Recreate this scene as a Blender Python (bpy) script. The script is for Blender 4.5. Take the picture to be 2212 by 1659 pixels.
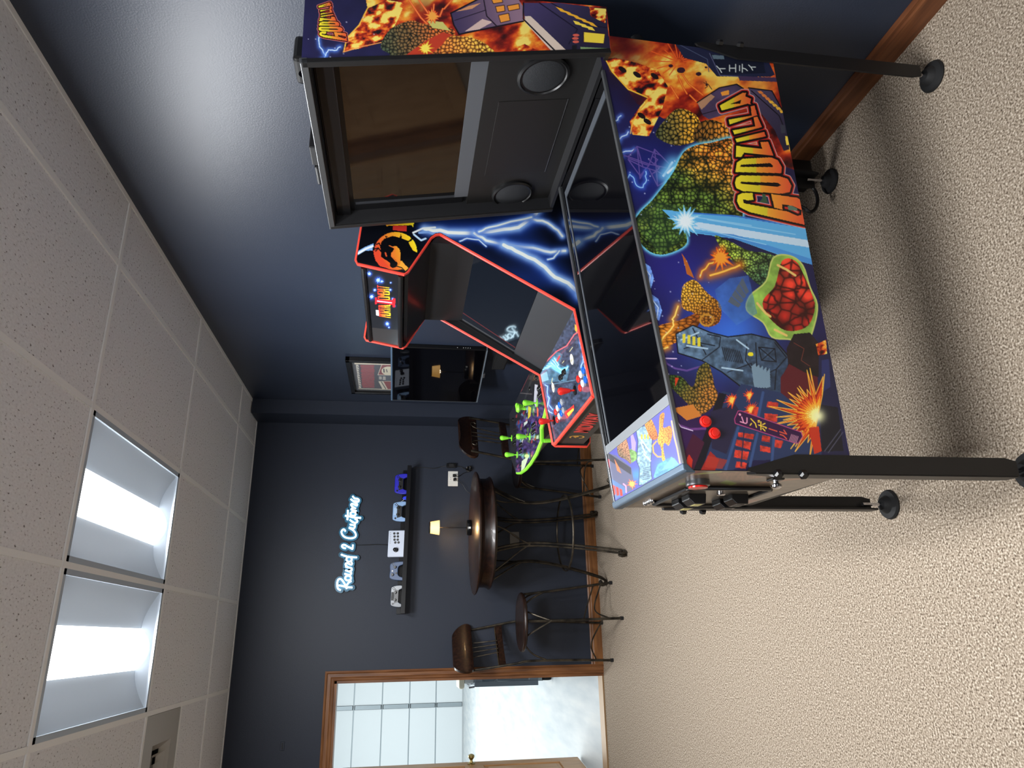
import bpy, bmesh, math, random
import numpy as np
from mathutils import Vector, Matrix
for o in list(bpy.data.objects): bpy.data.objects.remove(o)
SC = bpy.context.scene; COL = SC.collection
PI = math.pi
# ---------------------------------------------------------------- camera (the phone was held on its side: rolled 90 degrees)
F = 1533.0; H = 1.60
_v1 = np.array([279-829.5, 863-1106, F]); _v1 /= np.linalg.norm(_v1)
_v2 = np.array([5127-829.5, 1014-1106, F]); _v2 /= np.linalg.norm(_v2)
_v2 = _v2-_v1*(_v1@_v2); _v2 /= np.linalg.norm(_v2)
_dn = np.cross(_v1, _v2)
if _dn[1] < 0: _dn = -_dn
R = np.stack([_v2, _v1, -_dn]); EYE = np.array([0, 0, H])
cam = bpy.data.cameras.new('camera'); co = bpy.data.objects.new('camera', cam); COL.objects.link(co)
cam.sensor_width = 36; cam.sensor_fit = 'HORIZONTAL'; cam.lens = 36*F/2212; cam.clip_start = .05; cam.clip_end = 80
rx, up, bk = R@np.array([0, 1, 0]), R@np.array([1, 0, 0]), -(R@np.array([0, 0, 1]))
M = Matrix.Identity(4)
for i in range(3): M[i][0], M[i][1], M[i][2], M[i][3] = rx[i], up[i], bk[i], EYE[i]
co.matrix_world = M; SC.camera = co
def project(P):                                  # world points (n,3) -> reference picture units, used to carry artwork over
    c = (P-EYE)@R; return c[:, 1]/c[:, 2]*F+1106, 1659-(c[:, 0]/c[:, 2]*F+829.5)
def wd(x, y): return R@np.array([829.5-y, x-1106, F])
def ony(x, y, Y): d = wd(x, y); return EYE+d*Y/d[1]
# ---------------------------------------------------------------- world, light, exposure
w = bpy.data.worlds.new('world'); SC.world = w; w.use_nodes = True
w.node_tree.nodes['Background'].inputs[0].default_value = (.5, .6, .75, 1); w.node_tree.nodes['Background'].inputs[1].default_value = .02
SC.view_settings.view_transform = 'Standard'; SC.view_settings.look = 'None'; SC.view_settings.gamma = 1
SC.view_settings.use_curve_mapping = False; SC.view_settings.exposure = 0.9
TROFFER = 3.4; TROFFER_W = 27.0; NEON = 3.4; FRONT_FILL_W = 7.0
def area(name, loc, size, power, color, rot=(0, 0, 0), spread=PI):
    l = bpy.data.lights.new(name, 'AREA'); l.shape = 'RECTANGLE'; l.size, l.size_y = size; l.energy = power; l.color = color; l.spread = spread
    o = bpy.data.objects.new(name, l); o.location = loc; o.rotation_euler = rot; COL.objects.link(o); return o
area('front_fill_light', (-.6, -1.88, 1.55), (2.4, 1.2), FRONT_FILL_W, (1, .96, .9), (PI/2, 0, 0))  # added fill from behind the camera, lifts ceiling, walls and artwork
area('garage_light_near', (-2.2, 9.5, 4.3), (3, 1), 125, (.93, .98, 1))
area('garage_light_far', (-2.2, 14.5, 4.3), (3, 1.5), 200, (.93, .98, 1))
# ---------------------------------------------------------------- materials
def srgb(r, g, b):
    f = lambda c: c/12.92 if c <= .04045 else ((c+.055)/1.055)**2.4
    return (f(r/255), f(g/255), f(b/255), 1)
MATS = {}
def mat(name, rgb=(128, 128, 128), rough=.5, metal=0, bump=None, var=None, emit=None, es=0, spec=.5, coat=0, stretch=None, trans=0, alpha=1, ior=1.45):
    if name in MATS: return MATS[name]
    m = bpy.data.materials.new(name); m.use_nodes = True; nt = m.node_tree; b = nt.nodes['Principled BSDF']
    b.inputs['Base Color'].default_value = srgb(*rgb); b.inputs['Roughness'].default_value = rough; b.inputs['Metallic'].default_value = metal
    b.inputs['Specular IOR Level'].default_value = spec; b.inputs['Coat Weight'].default_value = coat; b.inputs['Coat Roughness'].default_value = .05
    b.inputs['Transmission Weight'].default_value = trans; b.inputs['Alpha'].default_value = alpha; b.inputs['IOR'].default_value = ior
    tc = nt.nodes.new('ShaderNodeTexCoord'); mp = nt.nodes.new('ShaderNodeMapping'); nt.links.new(tc.outputs['Object'], mp.inputs[0])
    if stretch: mp.inputs['Scale'].default_value = stretch
    def noise(s, det=3):
        n = nt.nodes.new('ShaderNodeTexNoise'); n.inputs['Scale'].default_value = s; n.inputs['Detail'].default_value = det
        nt.links.new(mp.outputs[0], n.inputs['Vector']); return n
    if var:                                      # (scale, [(pos, rgb), ...])
        n = noise(var[0], var[2] if len(var) > 2 else 3); cr = nt.nodes.new('ShaderNodeValToRGB'); e = cr.color_ramp.elements
        while len(e) < len(var[1]): e.new(.5)
        for k, (p, c) in enumerate(var[1]): e[k].position = p; e[k].color = srgb(*c)
        nt.links.new(n.outputs[0], cr.inputs[0]); nt.links.new(cr.outputs[0], b.inputs['Base Color'])
    if bump:
        n = noise(bump[0]); bp = nt.nodes.new('ShaderNodeBump'); bp.inputs['Strength'].default_value = bump[1]; bp.inputs['Distance'].default_value = bump[2]
        nt.links.new(n.outputs[0], bp.inputs['Height']); nt.links.new(bp.outputs[0], b.inputs['Normal'])
    if emit: b.inputs['Emission Color'].default_value = srgb(*emit); b.inputs['Emission Strength'].default_value = es
    MATS[name] = m; return m
def wood(name, c1, c2, c3, rough=.4, axis=(1, 1, 1), coat=0, s=30):
    return mat(name, c2, rough, var=(s, [(.3, c1), (.5, c2), (.68, c3)], 5), stretch=axis, coat=coat, bump=(s, .08, .002))
m_carpet = mat('carpet', (150, 130, 108), .95, spec=.1, var=(165, [(.32, (80, 67, 56)), (.45, (142, 128, 111)), (.55, (165, 151, 134)), (.66, (206, 193, 176))], 3), bump=(190, .9, .005))
m_navy = mat('navy_satin_paint', (38, 46, 62), .40, bump=(160, .22, .002), var=(1.3, [(.3, (36, 44, 60)), (.7, (41, 49, 65))]), spec=.85)
m_navyb = mat('navy_wall_paint', (38, 44, 57), .5, bump=(160, .2, .002), spec=.4)
m_tile = mat('acoustic_tile', (230, 229, 230), .9, spec=.1, var=(120, [(.30, (120, 114, 110)), (.36, (226, 225, 226)), (.7, (236, 236, 237))], 2.5), bump=(120, .5, .003), stretch=(1, .55, 1))
m_tee = mat('painted_tee', (244, 243, 240), .6)
m_oak = wood('oak_trim', (92, 56, 29), (117, 73, 40), (134, 88, 50), .4, (6, 6, .5), s=9)
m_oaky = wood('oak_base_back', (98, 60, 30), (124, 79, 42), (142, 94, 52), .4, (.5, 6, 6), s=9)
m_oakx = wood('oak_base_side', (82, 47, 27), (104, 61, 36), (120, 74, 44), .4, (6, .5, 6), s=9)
m_door = wood('maple_door', (160, 118, 76), (180, 138, 94), (192, 150, 106), .35, (5, 5, .5), s=8)
m_darkwood = wood('espresso_wood', (22, 12, 9), (35, 20, 14), (50, 29, 20), .36, (1.5, 8, 8), coat=.12, s=7)
m_iron = mat('hammered_iron', (66, 60, 52), .42, .75, bump=(220, .25, .002), var=(14, [(.35, (40, 37, 33)), (.7, (88, 80, 68))]))
m_black = mat('matte_black', (20, 20, 22), .5); m_blacks = mat('satin_black', (16, 16, 18), .28); m_plastic = mat('black_plastic', (14, 14, 15), .35)
m_powder = mat('powder_black', (26, 25, 25), .42, .2, bump=(500, .15, .001)); m_gloss = mat('gloss_black_glass', (4, 4, 6), .03, spec=.6)
m_glossb = mat('gloss_glass_curved', (5, 6, 9), .05, spec=.8)
m_steel = mat('brushed_steel', (150, 152, 156), .3, .9, bump=(300, .05, .001), stretch=(1, 1, 20)); m_chrome = mat('chrome', (200, 200, 205), .12, 1)
m_lockbar = mat('lockbar_steel', (88, 104, 120), .4, .7)
m_red = mat('red_plastic', (222, 42, 34), .3); m_tred = mat('red_edge_molding', (226, 66, 52), .4); m_green = mat('lime_plastic', (132, 222, 58), .35)
m_blue = mat('blue_plastic', (20, 96, 214), .3); m_white = mat('white_plastic', (226, 226, 222), .35); m_clear = mat('silver_plastic', (142, 146, 152), .3)
m_cream = mat('cream_disc', (222, 216, 196), .4); m_wplate = mat('white_plate', (222, 222, 216), .4); m_gplate = mat('grey_plate', (118, 114, 108), .5)
m_conc = mat('pale_concrete', (188, 194, 196), .5, var=(3, [(.3, (176, 184, 188)), (.55, (192, 197, 198)), (.75, (206, 208, 205))], 6), stretch=(3, .5, 1), bump=(30, .1, .003))
m_gwhite = mat('white_garage_panel', (212, 218, 220), .5); m_galu = mat('galvanised_stile', (150, 160, 165), .45, .4); m_gwall = mat('garage_wall_paint', (225, 228, 228), .7)
m_reflect = mat('white_enamel', (176, 186, 196), .5); m_tube = mat('lit_diffuser', (255, 255, 255), .5, emit=(246, 250, 255), es=TROFFER)
m_neon = mat('white_neon', (255, 255, 255), .4, emit=(205, 240, 255), es=NEON); m_acry = mat('neon_backing', (44, 84, 104), .2, spec=.8)
m_shade = mat('glowing_shade', (255, 220, 160), .6, emit=(255, 190, 98), es=1.35); m_brass = mat('aged_brass', (160, 140, 90), .3, .9)
m_grey = mat('speaker_grille', (24, 26, 29), .6, bump=(900, .6, .002)); m_greypanel = mat('bezel_grey', (58, 62, 68), .5)
m_cart = mat('slate_blue_steel', (104, 114, 124), .45, .2); m_rubber = mat('rubber', (22, 22, 23), .7)
# ---------------------------------------------------------------- helpers
def tag(o, label=None, cat=None, group=None, kind=None):
    for k, v in (('label', label), ('category', cat), ('group', group), ('kind', kind)):
        if v: o[k] = v
    return o
def empty(name, loc=(0, 0, 0), rz=0, label=None, cat=None, group=None):
    o = bpy.data.objects.new(name, None); o.empty_display_size = .1; COL.objects.link(o); o.location = loc; o.rotation_euler = (0, 0, rz)
    return tag(o, label, cat, group)
class MB:
    def __init__(s): s.v = []; s.f = []
    def add(s, vs, fs):
        n = len(s.v); s.v += [tuple(p) for p in vs]; s.f += [tuple(i+n for i in f) for f in fs]; return s
    def box(s, a, b):
        x0, y0, z0 = a; x1, y1, z1 = b
        return s.add([(x0, y0, z0), (x1, y0, z0), (x1, y1, z0), (x0, y1, z0), (x0, y0, z1), (x1, y0, z1), (x1, y1, z1), (x0, y1, z1)],
                     [(3, 2, 1, 0), (4, 5, 6, 7), (0, 1, 5, 4), (1, 2, 6, 5), (2, 3, 7, 6), (3, 0, 4, 7)])
    def quad(s, *p): return s.add(p, [tuple(range(len(p)))])
    def prism(s, pts, vec):
        n = len(pts); q = [tuple(np.add(p, vec)) for p in pts]
        return s.add(list(pts)+q, [tuple(range(n))[::-1], tuple(range(n, 2*n))]+[(i, (i+1) % n, n+(i+1) % n, n+i) for i in range(n)])
    def tube(s, pts, r, n=8, cap=True, closed=False):
        P = [Vector(p) for p in pts]; m = len(P); rr = r if isinstance(r, (list, tuple)) else [r]*m; vs = []; U = None
        for i in range(m):
            a = P[i-1] if (i > 0 or closed) else P[i]; b = P[(i+1) % m] if (i < m-1 or closed) else P[i]
            t = (b-a).normalized()
            if U is None: U = t.orthogonal().normalized()
            U = (U-t*U.dot(t)); U = U.normalized() if U.length > 1e-6 else t.orthogonal().normalized(); W = t.cross(U)
            for k in range(n): an = 2*PI*k/n; vs.append(tuple(P[i]+(U*math.cos(an)+W*math.sin(an))*rr[i]))
        fs = [(i*n+k, i*n+(k+1) % n, ((i+1) % m)*n+(k+1) % n, ((i+1) % m)*n+k) for i in range(m if closed else m-1) for k in range(n)]
        if cap and not closed: fs += [tuple(range(n))[::-1], tuple(range((m-1)*n, m*n))]
        return s.add(vs, fs)
    def lathe(s, prof, o=(0, 0, 0), axis=(0, 0, 1), n=24):   # prof: (radius, height)
        A = Vector(axis).normalized(); U = A.orthogonal().normalized(); W = A.cross(U); O = Vector(o); vs = []
        for r, h in prof:
            for k in range(n): an = 2*PI*k/n; vs.append(tuple(O+A*h+(U*math.cos(an)+W*math.sin(an))*max(r, 1e-5)))
        m = len(prof); fs = [(i*n+k, i*n+(k+1) % n, (i+1)*n+(k+1) % n, (i+1)*n+k) for i in range(m-1) for k in range(n)]
        return s.add(vs, fs+[tuple(range(n))[::-1], tuple(range((m-1)*n, m*n))])
    def cyl(s, p, q, r, n=16):
        d = Vector(q)-Vector(p); return s.lathe([(r, 0), (r, d.length)], p, d, n)
    def build(s, name, m, parent=None, bevel=0, smooth=False, loc=None):
        me = bpy.data.meshes.new(name); me.from_pydata(s.v, [], s.f); me.validate(); 
        b = bmesh.new(); b.from_mesh(me); bmesh.ops.recalc_face_normals(b, faces=b.faces); b.to_mesh(me); b.free()
        me.materials.append(m); o = bpy.data.objects.new(name, me); COL.objects.link(o)
        if parent: o.parent = parent
        if loc: o.location = loc
        if smooth:
            me.shade_smooth(); md = o.modifiers.new('split', 'EDGE_SPLIT'); md.split_angle = math.radians(38)
        if bevel:
            md = o.modifiers.new('bevel', 'BEVEL'); md.width = bevel; md.segments = 2; md.limit_method = 'ANGLE'; md.angle_limit = math.radians(35)
        return o
def copytree(o, parent=None):
    c = o.copy(); COL.objects.link(c); c.parent = parent
    for ch in list(o.children): copytree(ch, c)
    return c
def smoothline(pts, n=5):
    P = [np.array(p, float) for p in pts]; P = [2*P[0]-P[1]]+P+[2*P[-1]-P[-2]]; out = []
    for i in range(1, len(P)-2):
        for k in range(n):
            t = k/n; a, b, c, d = P[i-1:i+3]
            out.append(tuple(.5*((2*b)+(c-a)*t+(2*a-5*b+4*c-d)*t*t+(3*b-a-3*c+d)*t**3)))
    return out+[tuple(P[-2])]
def text(name, s, m, parent, size, M4, extrude=.0008, sx=1, shear=0, bold=0):
    cu = bpy.data.curves.new(name, 'FONT'); cu.body = s; cu.size = size; cu.extrude = extrude; cu.shear = shear; cu.offset = bold; cu.align_x = 'CENTER'; cu.align_y = 'CENTER'
    t = bpy.data.objects.new('tmp', cu); COL.objects.link(t); dg = bpy.context.evaluated_depsgraph_get(); dg.update()
    me = bpy.data.meshes.new_from_object(t.evaluated_get(dg)); bpy.data.objects.remove(t)
    me.transform(M4@Matrix.Diagonal((sx, 1, 1, 1))); me.name = name; me.materials.clear(); me.materials.append(m)
    o = bpy.data.objects.new(name, me); COL.objects.link(o); o.parent = parent; return o
def frame_m(o, x, y): # 4x4 with text x-dir, y-dir, origin
    x = Vector(x).normalized(); y = Vector(y).normalized(); z = x.cross(y); m = Matrix.Identity(4)
    for i in range(3): m[i][0], m[i][1], m[i][2], m[i][3] = x[i], y[i], z[i], o[i]
    return m
# ---------------------------------------------------------------- flat printed artwork: a fine grid coloured point by point
rng = np.random.default_rng(7)
def fbm(x, y, s, oct=4, seed=0):
    r = np.random.default_rng(seed); out = 0*x; a = 1; tot = 0
    for _ in range(oct):
        g = r.random((64, 64)); u = x/s; v = y/s; i = np.floor(u).astype(int); j = np.floor(v).astype(int); fu = u-i; fv = v-j
        fu = fu*fu*(3-2*fu); fv = fv*fv*(3-2*fv); G = lambda a_, b_: g[a_ % 64, b_ % 64]
        out = out+a*((G(i, j)*(1-fu)+G(i+1, j)*fu)*(1-fv)+(G(i, j+1)*(1-fu)+G(i+1, j+1)*fu)*fv); tot += a; a *= .5; s = s/2
    return out/tot
def seglerp(p, a, b): d = np.subtract(b, a); return np.clip(((p[0]-a[0])*d[0]+(p[1]-a[1])*d[1])/(d@d+1e-9), 0, 1)
def soft(poly, n=4):
    P = [np.array(p, float) for p in poly]; m = len(P); out = []
    for i in range(m):
        a, b, c, d = P[i-1], P[i], P[(i+1) % m], P[(i+2) % m]
        for k in range(n): t = k/n; out.append(tuple(.5*((2*b)+(c-a)*t+(2*a-5*b+4*c-d)*t*t+(3*b-a-3*c+d)*t**3)))
    return out
class Art:
    """grid over the quad c00,c10,c11,c01 (local metres); painted in the units of the reference picture"""
    def __init__(s, quad, nu, nv, world, base):
        a, b, c, d = [np.array(q, float) for q in quad]; S, T = np.meshgrid(np.linspace(0, 1, nu), np.linspace(0, 1, nv)); S = S.ravel()[:, None]; T = T.ravel()[:, None]
        s.P = (a*(1-S)*(1-T)+b*S*(1-T)+c*S*T+d*(1-S)*T); s.nu, s.nv = nu, nv; s.X, s.Y = project(s.P@np.array(world.to_3x3()).T+np.array(world.translation))
        s.c = np.empty((nu*nv, 3)); s.c[:] = base
    def paint(s, idx, col, a=1.0):
        a = np.asarray(a); a = a[:, None] if a.ndim else a
        s.c[idx] = s.c[idx]*(1-a)+np.asarray(col)*a
    def inside(s, polys, pad=0):
        xs = [p[0] for q in polys for p in q]; ys = [p[1] for q in polys for p in q]
        idx = np.nonzero((s.X > min(xs)-pad) & (s.X < max(xs)+pad) & (s.Y > min(ys)-pad) & (s.Y < max(ys)+pad))[0]
        x, y = s.X[idx], s.Y[idx]; r = np.zeros(len(idx), bool)
        for q in polys:
            for i in range(len(q)):
                (x0, y0), (x1, y1) = q[i-1], q[i]
                if y0 == y1: continue
                r ^= ((y0 > y) != (y1 > y)) & (x < (x1-x0)*(y-y0)/(y1-y0)+x0)
        return idx[r]
    def fill(s, polys, col, a=1.0, col2=None, p0=None, p1=None, ns=0, seed=1, sc=20):
        if not isinstance(polys[0][0], (tuple, list)): polys = [polys]
        i = s.inside(polys)
        if len(i) == 0: return i
        c = np.tile(np.array(col, float), (len(i), 1))
        if col2 is not None:
            t = seglerp((s.X[i], s.Y[i]), p0, p1)[:, None]; c = c*(1-t)+np.array(col2)*t
        if ns: c = c*(1+ns*(fbm(s.X[i], s.Y[i], sc, 4, seed)-.5)*2)[:, None]
        s.paint(i, c, a); return i
    def dist(s, pts, pad):
        xs = [p[0] for p in pts]; ys = [p[1] for p in pts]
        idx = np.nonzero((s.X > min(xs)-pad) & (s.X < max(xs)+pad) & (s.Y > min(ys)-pad) & (s.Y < max(ys)+pad))[0]
        d = np.full(len(idx), 1e9)
        for a, b in zip(pts[:-1], pts[1:]):
            t = seglerp((s.X[idx], s.Y[idx]), a, b); d = np.minimum(d, np.hypot(s.X[idx]-a[0]-(b[0]-a[0])*t, s.Y[idx]-a[1]-(b[1]-a[1])*t))
        return idx, d
    def line(s, pts, w, col, a=1.0, closed=False):
        if closed: pts = list(pts)+[pts[0]]
        i, d = s.dist(pts, w+1); s.paint(i, col, a*np.clip(w/2+.5-d, 0, 1))
    def glow(s, pts, w, col, a=.8):
        i, d = s.dist(pts, w*2.2); s.paint(i, col, a*np.exp(-(d/w)**2))
    def ell(s, cx, cy, r1, r2, col, rot=0, a=1.0):
        s.fill([(cx+r1*math.cos(t)*math.cos(rot)-r2*math.sin(t)*math.sin(rot), cy+r1*math.cos(t)*math.sin(rot)+r2*math.sin(t)*math.cos(rot)) for t in np.linspace(0, 2*PI, 24)[:-1]], col, a)
    def ring(s, cx, cy, r1, r2, w, col): s.line([(cx+r1*math.cos(t), cy+r2*math.sin(t)) for t in np.linspace(0, 2*PI, 24)], w, col)
    def blob(s, cx, cy, r, col, a=1): i, d = s.dist([(cx, cy), (cx+.1, cy)], r*2.3); s.paint(i, col, a*np.exp(-(d/r)**2))
    def cracked(s, poly, c1, c2, p0, p1, cell, dark=(12, 18, 12), seed=3, w=.17, rim=None, ell=(1, 1), big=0):
        poly = soft(poly); i = s.inside([poly]); r = np.random.default_rng(seed)
        if len(i) == 0: return
        x, y = s.X[i]/ell[0], s.Y[i]/ell[1]; g = np.arange(0, 1, 1)
        gx, gy = np.meshgrid(np.arange(x.min()-cell, x.max()+cell, cell), np.arange(y.min()-cell, y.max()+cell, cell)); gx = gx.ravel(); gy = gy.ravel()
        gx = gx+r.uniform(-.42, .42, len(gx))*cell; gy = gy+r.uniform(-.42, .42, len(gy))*cell
        d1 = np.full(len(x), 1e9); d2 = d1.copy()
        for a, b in zip(gx, gy):
            d = np.hypot(x-a, y-b); lo = np.minimum(d1, d); d2 = np.minimum(d2, np.maximum(d1, d)); d1 = lo
        e = (d2-d1)/cell; t = np.clip(seglerp((s.X[i], s.Y[i]), p0, p1)+.35*(fbm(s.X[i], s.Y[i], cell*3, 3, seed)-.5), 0, 1)[:, None]
        c = np.array(c1)*(1-t)+np.array(c2)*t; sh = (.55+.75*np.clip(1-d1/cell*1.25, 0, 1))[:, None]; k = np.clip((e-w*.4)/w, 0, 1)[:, None]
        if big:
            gx, gy = np.meshgrid(np.arange(x.min()-big, x.max()+big, big), np.arange(y.min()-big, y.max()+big, big)); gx = gx.ravel()+r.uniform(-.4, .4, gx.size)*big; gy = gy.ravel()+r.uniform(-.4, .4, gy.size)*big
            xx = x+(fbm(x, y, 12, 3, 5)-.5)*14; d1 = np.full(len(x), 1e9); d2 = d1.copy()
            for a, b in zip(gx, gy):
                d = np.hypot(xx-a, (y-b)*1.5); lo = np.minimum(d1, d); d2 = np.minimum(d2, np.maximum(d1, d)); d1 = lo
            k = k*.75+.25; k = k*np.clip((d2-d1)/big*6, 0, 1)[:, None]; sh = sh*(.55+.75*np.clip(1.15-d1/big*1.1, 0, 1))[:, None]*1.15
        s.paint(i, np.clip(c*sh*k+np.array(dark)*(1-k), 0, 255))
        if rim: s.line(poly, 3, rim, closed=True)
    def fire(s, poly, a=1.0, lo=.25, hi=.75, seed=5, sc=60, dark=(46, 10, 12)):
        i = s.inside([poly]); t = np.clip((fbm(s.X[i]+.4*s.Y[i], s.Y[i]*1.3, sc, 5, seed)-lo)/(hi-lo), 0, 1)
        R_ = [(0, dark), (.35, (150, 32, 18)), (.6, (222, 84, 28)), (.82, (244, 160, 50)), (1, (252, 226, 110))]
        c = np.stack([np.interp(t, [p for p, _ in R_], [q[k] for _, q in R_]) for k in range(3)], 1); s.paint(i, c, a)
    def burst(s, cx, cy, r, n=15, seed=1, cols=((168, 32, 20), (226, 84, 26), (250, 170, 44), (255, 246, 130)), sq=1, a0=0, a1=2*PI, rim=(255, 196, 70)):
        g = np.random.default_rng(seed); L = g.uniform(.55, 1, n); ph = np.sort(np.linspace(a0, a1, n, endpoint=False)+g.uniform(-.1, .1, n)); st = (a1-a0)/n/2
        for k, c in enumerate(cols):
            f = 1-.24*k; q = []
            for l, t in zip(L, ph): q += [(cx+r*f*l*math.cos(t), cy+r*f*l*sq*math.sin(t)), (cx+r*.42*f*math.cos(t+st), cy+r*.42*f*sq*math.sin(t+st))]
            s.fill(q, c)
            if k == 0 and rim: s.line(q, 1.6, rim, closed=True)
    def bolt(s, pts, w, col=(235, 248, 255), gl=(90, 150, 255), seed=2, jit=.25, gw=3):
        g = np.random.default_rng(seed); q = [pts[0]]
        for a, b in zip(pts[:-1], pts[1:]):
            for t in (.33, .66): l = math.hypot(b[0]-a[0], b[1]-a[1]); q.append((a[0]+(b[0]-a[0])*t+g.normal()*l*jit*.3, a[1]+(b[1]-a[1])*t+g.normal()*l*jit*.3))
            q.append(b)
        s.glow(q, w*gw, gl, .75); s.line(q, w, col)
    def stars(s, poly, n, seed=4):
        xs = [p[0] for p in poly]; ys = [p[1] for p in poly]; g = np.random.default_rng(seed)
        for _ in range(n): s.blob(g.uniform(min(xs), max(xs)), g.uniform(min(ys), max(ys)), g.uniform(.7, 1.5), (210, 215, 240), .9)
    def build(s, name, parent, rough=.35, coat=.0, emit=0):
        nu, nv = s.nu, s.nv; me = bpy.data.meshes.new(name); I = np.arange(nu*nv).reshape(nv, nu); q = np.stack([I[:-1, :-1], I[:-1, 1:], I[1:, 1:], I[1:, :-1]], -1).reshape(-1)
        nf = (nu-1)*(nv-1); me.vertices.add(nu*nv); me.vertices.foreach_set('co', s.P.ravel()); me.loops.add(nf*4); me.loops.foreach_set('vertex_index', q)
        me.polygons.add(nf); me.polygons.foreach_set('loop_start', np.arange(nf)*4); me.update(calc_edges=True)
        c = np.clip(s.c/255, 0, 1); c = np.where(c <= .04045, c/12.92, ((c+.055)/1.055)**2.4); ca = me.color_attributes.new('print', 'FLOAT_COLOR', 'POINT')
        ca.data.foreach_set('color', np.concatenate([c, np.ones((len(c), 1))], 1).ravel())
        m = mat('print_'+name+parent.name, rough=rough, coat=coat); nt = m.node_tree; at = nt.nodes.new('ShaderNodeAttribute'); at.attribute_name = 'print'; b = nt.nodes['Principled BSDF']
        nt.links.new(at.outputs['Color'], b.inputs['Base Color'])
        if emit: nt.links.new(at.outputs['Color'], b.inputs['Emission Color']); b.inputs['Emission Strength'].default_value = emit
        me.materials.append(m); o = bpy.data.objects.new(name, me); COL.objects.link(o); o.parent = parent; return o
def wm(o): bpy.context.view_layer.update(); return o.matrix_world.copy()
# ================================================================= SETTING
XR, YB, ZC, XL, YF = 1.825, 5.87, 2.815, -2.75, -1.95
def struct(mb, name, m, parent=None, **k):
    o = mb.build(name, m, parent, **k)
    if parent is None: o['kind'] = 'structure'
    return o
struct(MB().box((XL-.1, YF-.1, -.1), (XR+.1, YB+.13, 0)), 'floor', m_carpet)
struct(MB().box((XR, YF, 0), (XR+.12, YB+.12, 3.1)), 'wall_right', m_navy)
wb = MB(); DX0, DX1, DH = -1.16, -.288, 2.07
wb.box((DX1, YB, 0), (XR, YB+.12, 3.1)).box((XL, YB, 0), (DX0, YB+.12, 3.1)).box((DX0, YB, DH), (DX1, YB+.12, 3.1))
struct(wb, 'wall_back', m_navyb)
struct(MB().box((XL-.12, YF, 0), (XL, YB+.12, 3.1)), 'wall_left', m_navyb); struct(MB().box((XL, YF-.12, 0), (XR, YF, 3.1)), 'wall_front', m_navyb)
struct(MB().box((1.708, 5.6, 0), (XR-.001, YB-.001, ZC-.002)), 'trim_1', m_navyb)       # boxed chase in the corner
wn = empty('fill_window_1', (-.6, YF, 1.55)); wn['kind'] = 'structure'  # added opening behind the camera, unseen, made to carry the fill light
MB().box((-1.25, 0, -.65), (1.25, .03, -.6)).build('sill', m_oaky, wn); MB().box((-1.25, 0, .6), (1.25, .03, .65)).build('head', m_oaky, wn)
for x in (-1.25, -.025, 1.2): MB().box((x, 0, -.6), (x+.05, .03, .6)).build('mullion', m_oak, wn)
MB().box((-1.2, .002, -.6), (1.2, .008, .6)).build('pane', mat('glowing_fill_pane', (255, 255, 255), .2, emit=(235, 240, 250), es=1.2), wn)  # pane glow is added fill, no daylight source known here
# baseboards
def base_prof(h=.095, t=.016): return [(0, 0), (t, 0), (t, h*.72), (t*.75, h*.78), (t*.7, h*.9), (t*.3, h), (0, h)]
b = MB(); b.prism([(DX1+.07, YB-p, q) for p, q in base_prof()], (1.708-DX1-.07, 0, 0)); struct(b, 'baseboard_back', m_oaky)
b = MB(); b.prism([(XR-p, YF, q) for p, q in base_prof()], (0, 5.6-YF, 0)); struct(b, 'baseboard_right', m_oakx)
b = MB(); b.prism([(XL+p, YF, q) for p, q in base_prof()], (0, 5.8-YF, 0)); struct(b, 'baseboard_left', m_oakx)
# door casing: stepped profile, mitred corners
def casing(a, b_, inward, nrm, up_, m, name, parent, mitre=(0, 0), wdt=.07):
    a, b_, inward, nrm = map(np.array, (a, b_, inward, nrm)); d = (b_-a)/np.linalg.norm(b_-a); prof = [(0, 0), (0, .018), (.012, .022), (.02, .016), (.042, .016), (.05, .012), (.064, .01), (wdt, .006), (wdt, 0)]
    vs0 = [tuple(a+inward*p+nrm*q+d*mitre[0]*p) for p, q in prof]; vs1 = [tuple(b_+inward*p+nrm*q-d*mitre[1]*p) for p, q in prof]; n = len(prof)
    return MB().add(vs0+vs1, [tuple(range(n)), tuple(range(n, 2*n))[::-1]]+[(i, (i+1) % n, n+(i+1) % n, n+i) for i in range(n)]).build(name, m, parent)
tr = empty('trim_2', (0, YB, 0)); tr['kind'] = 'structure'
casing((DX1+.07, 0, 0), (DX1+.07, 0, DH+.07), (-1, 0, 0), (0, -1, 0), 0, m_oak, 'side_casing', tr, (0, 1))
casing((DX0-.07, 0, 0), (DX0-.07, 0, DH+.07), (1, 0, 0), (0, -1, 0), 0, m_oak, 'side_casing', tr, (0, 1))
casing((DX1+.07, 0, DH+.07), (DX0-.07, 0, DH+.07), (0, 0, -1), (0, -1, 0), 0, m_oaky, 'head_casing', tr, (1, 1))
MB().box((DX1-.018, -.004, 0), (DX1, .124, DH)).build('side_jamb', m_oak, tr); MB().box((DX0, -.004, 0), (DX0+.018, .124, DH)).build('side_jamb', m_oak, tr)
MB().box((DX0, -.004, DH-.018), (DX1, .124, DH)).build('head_jamb', m_oaky, tr)
MB().box((DX0, .0, 0), (DX1, .13, .012)).build('threshold', mat('threshold_metal', (150, 120, 84), .4, .3), tr)
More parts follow.
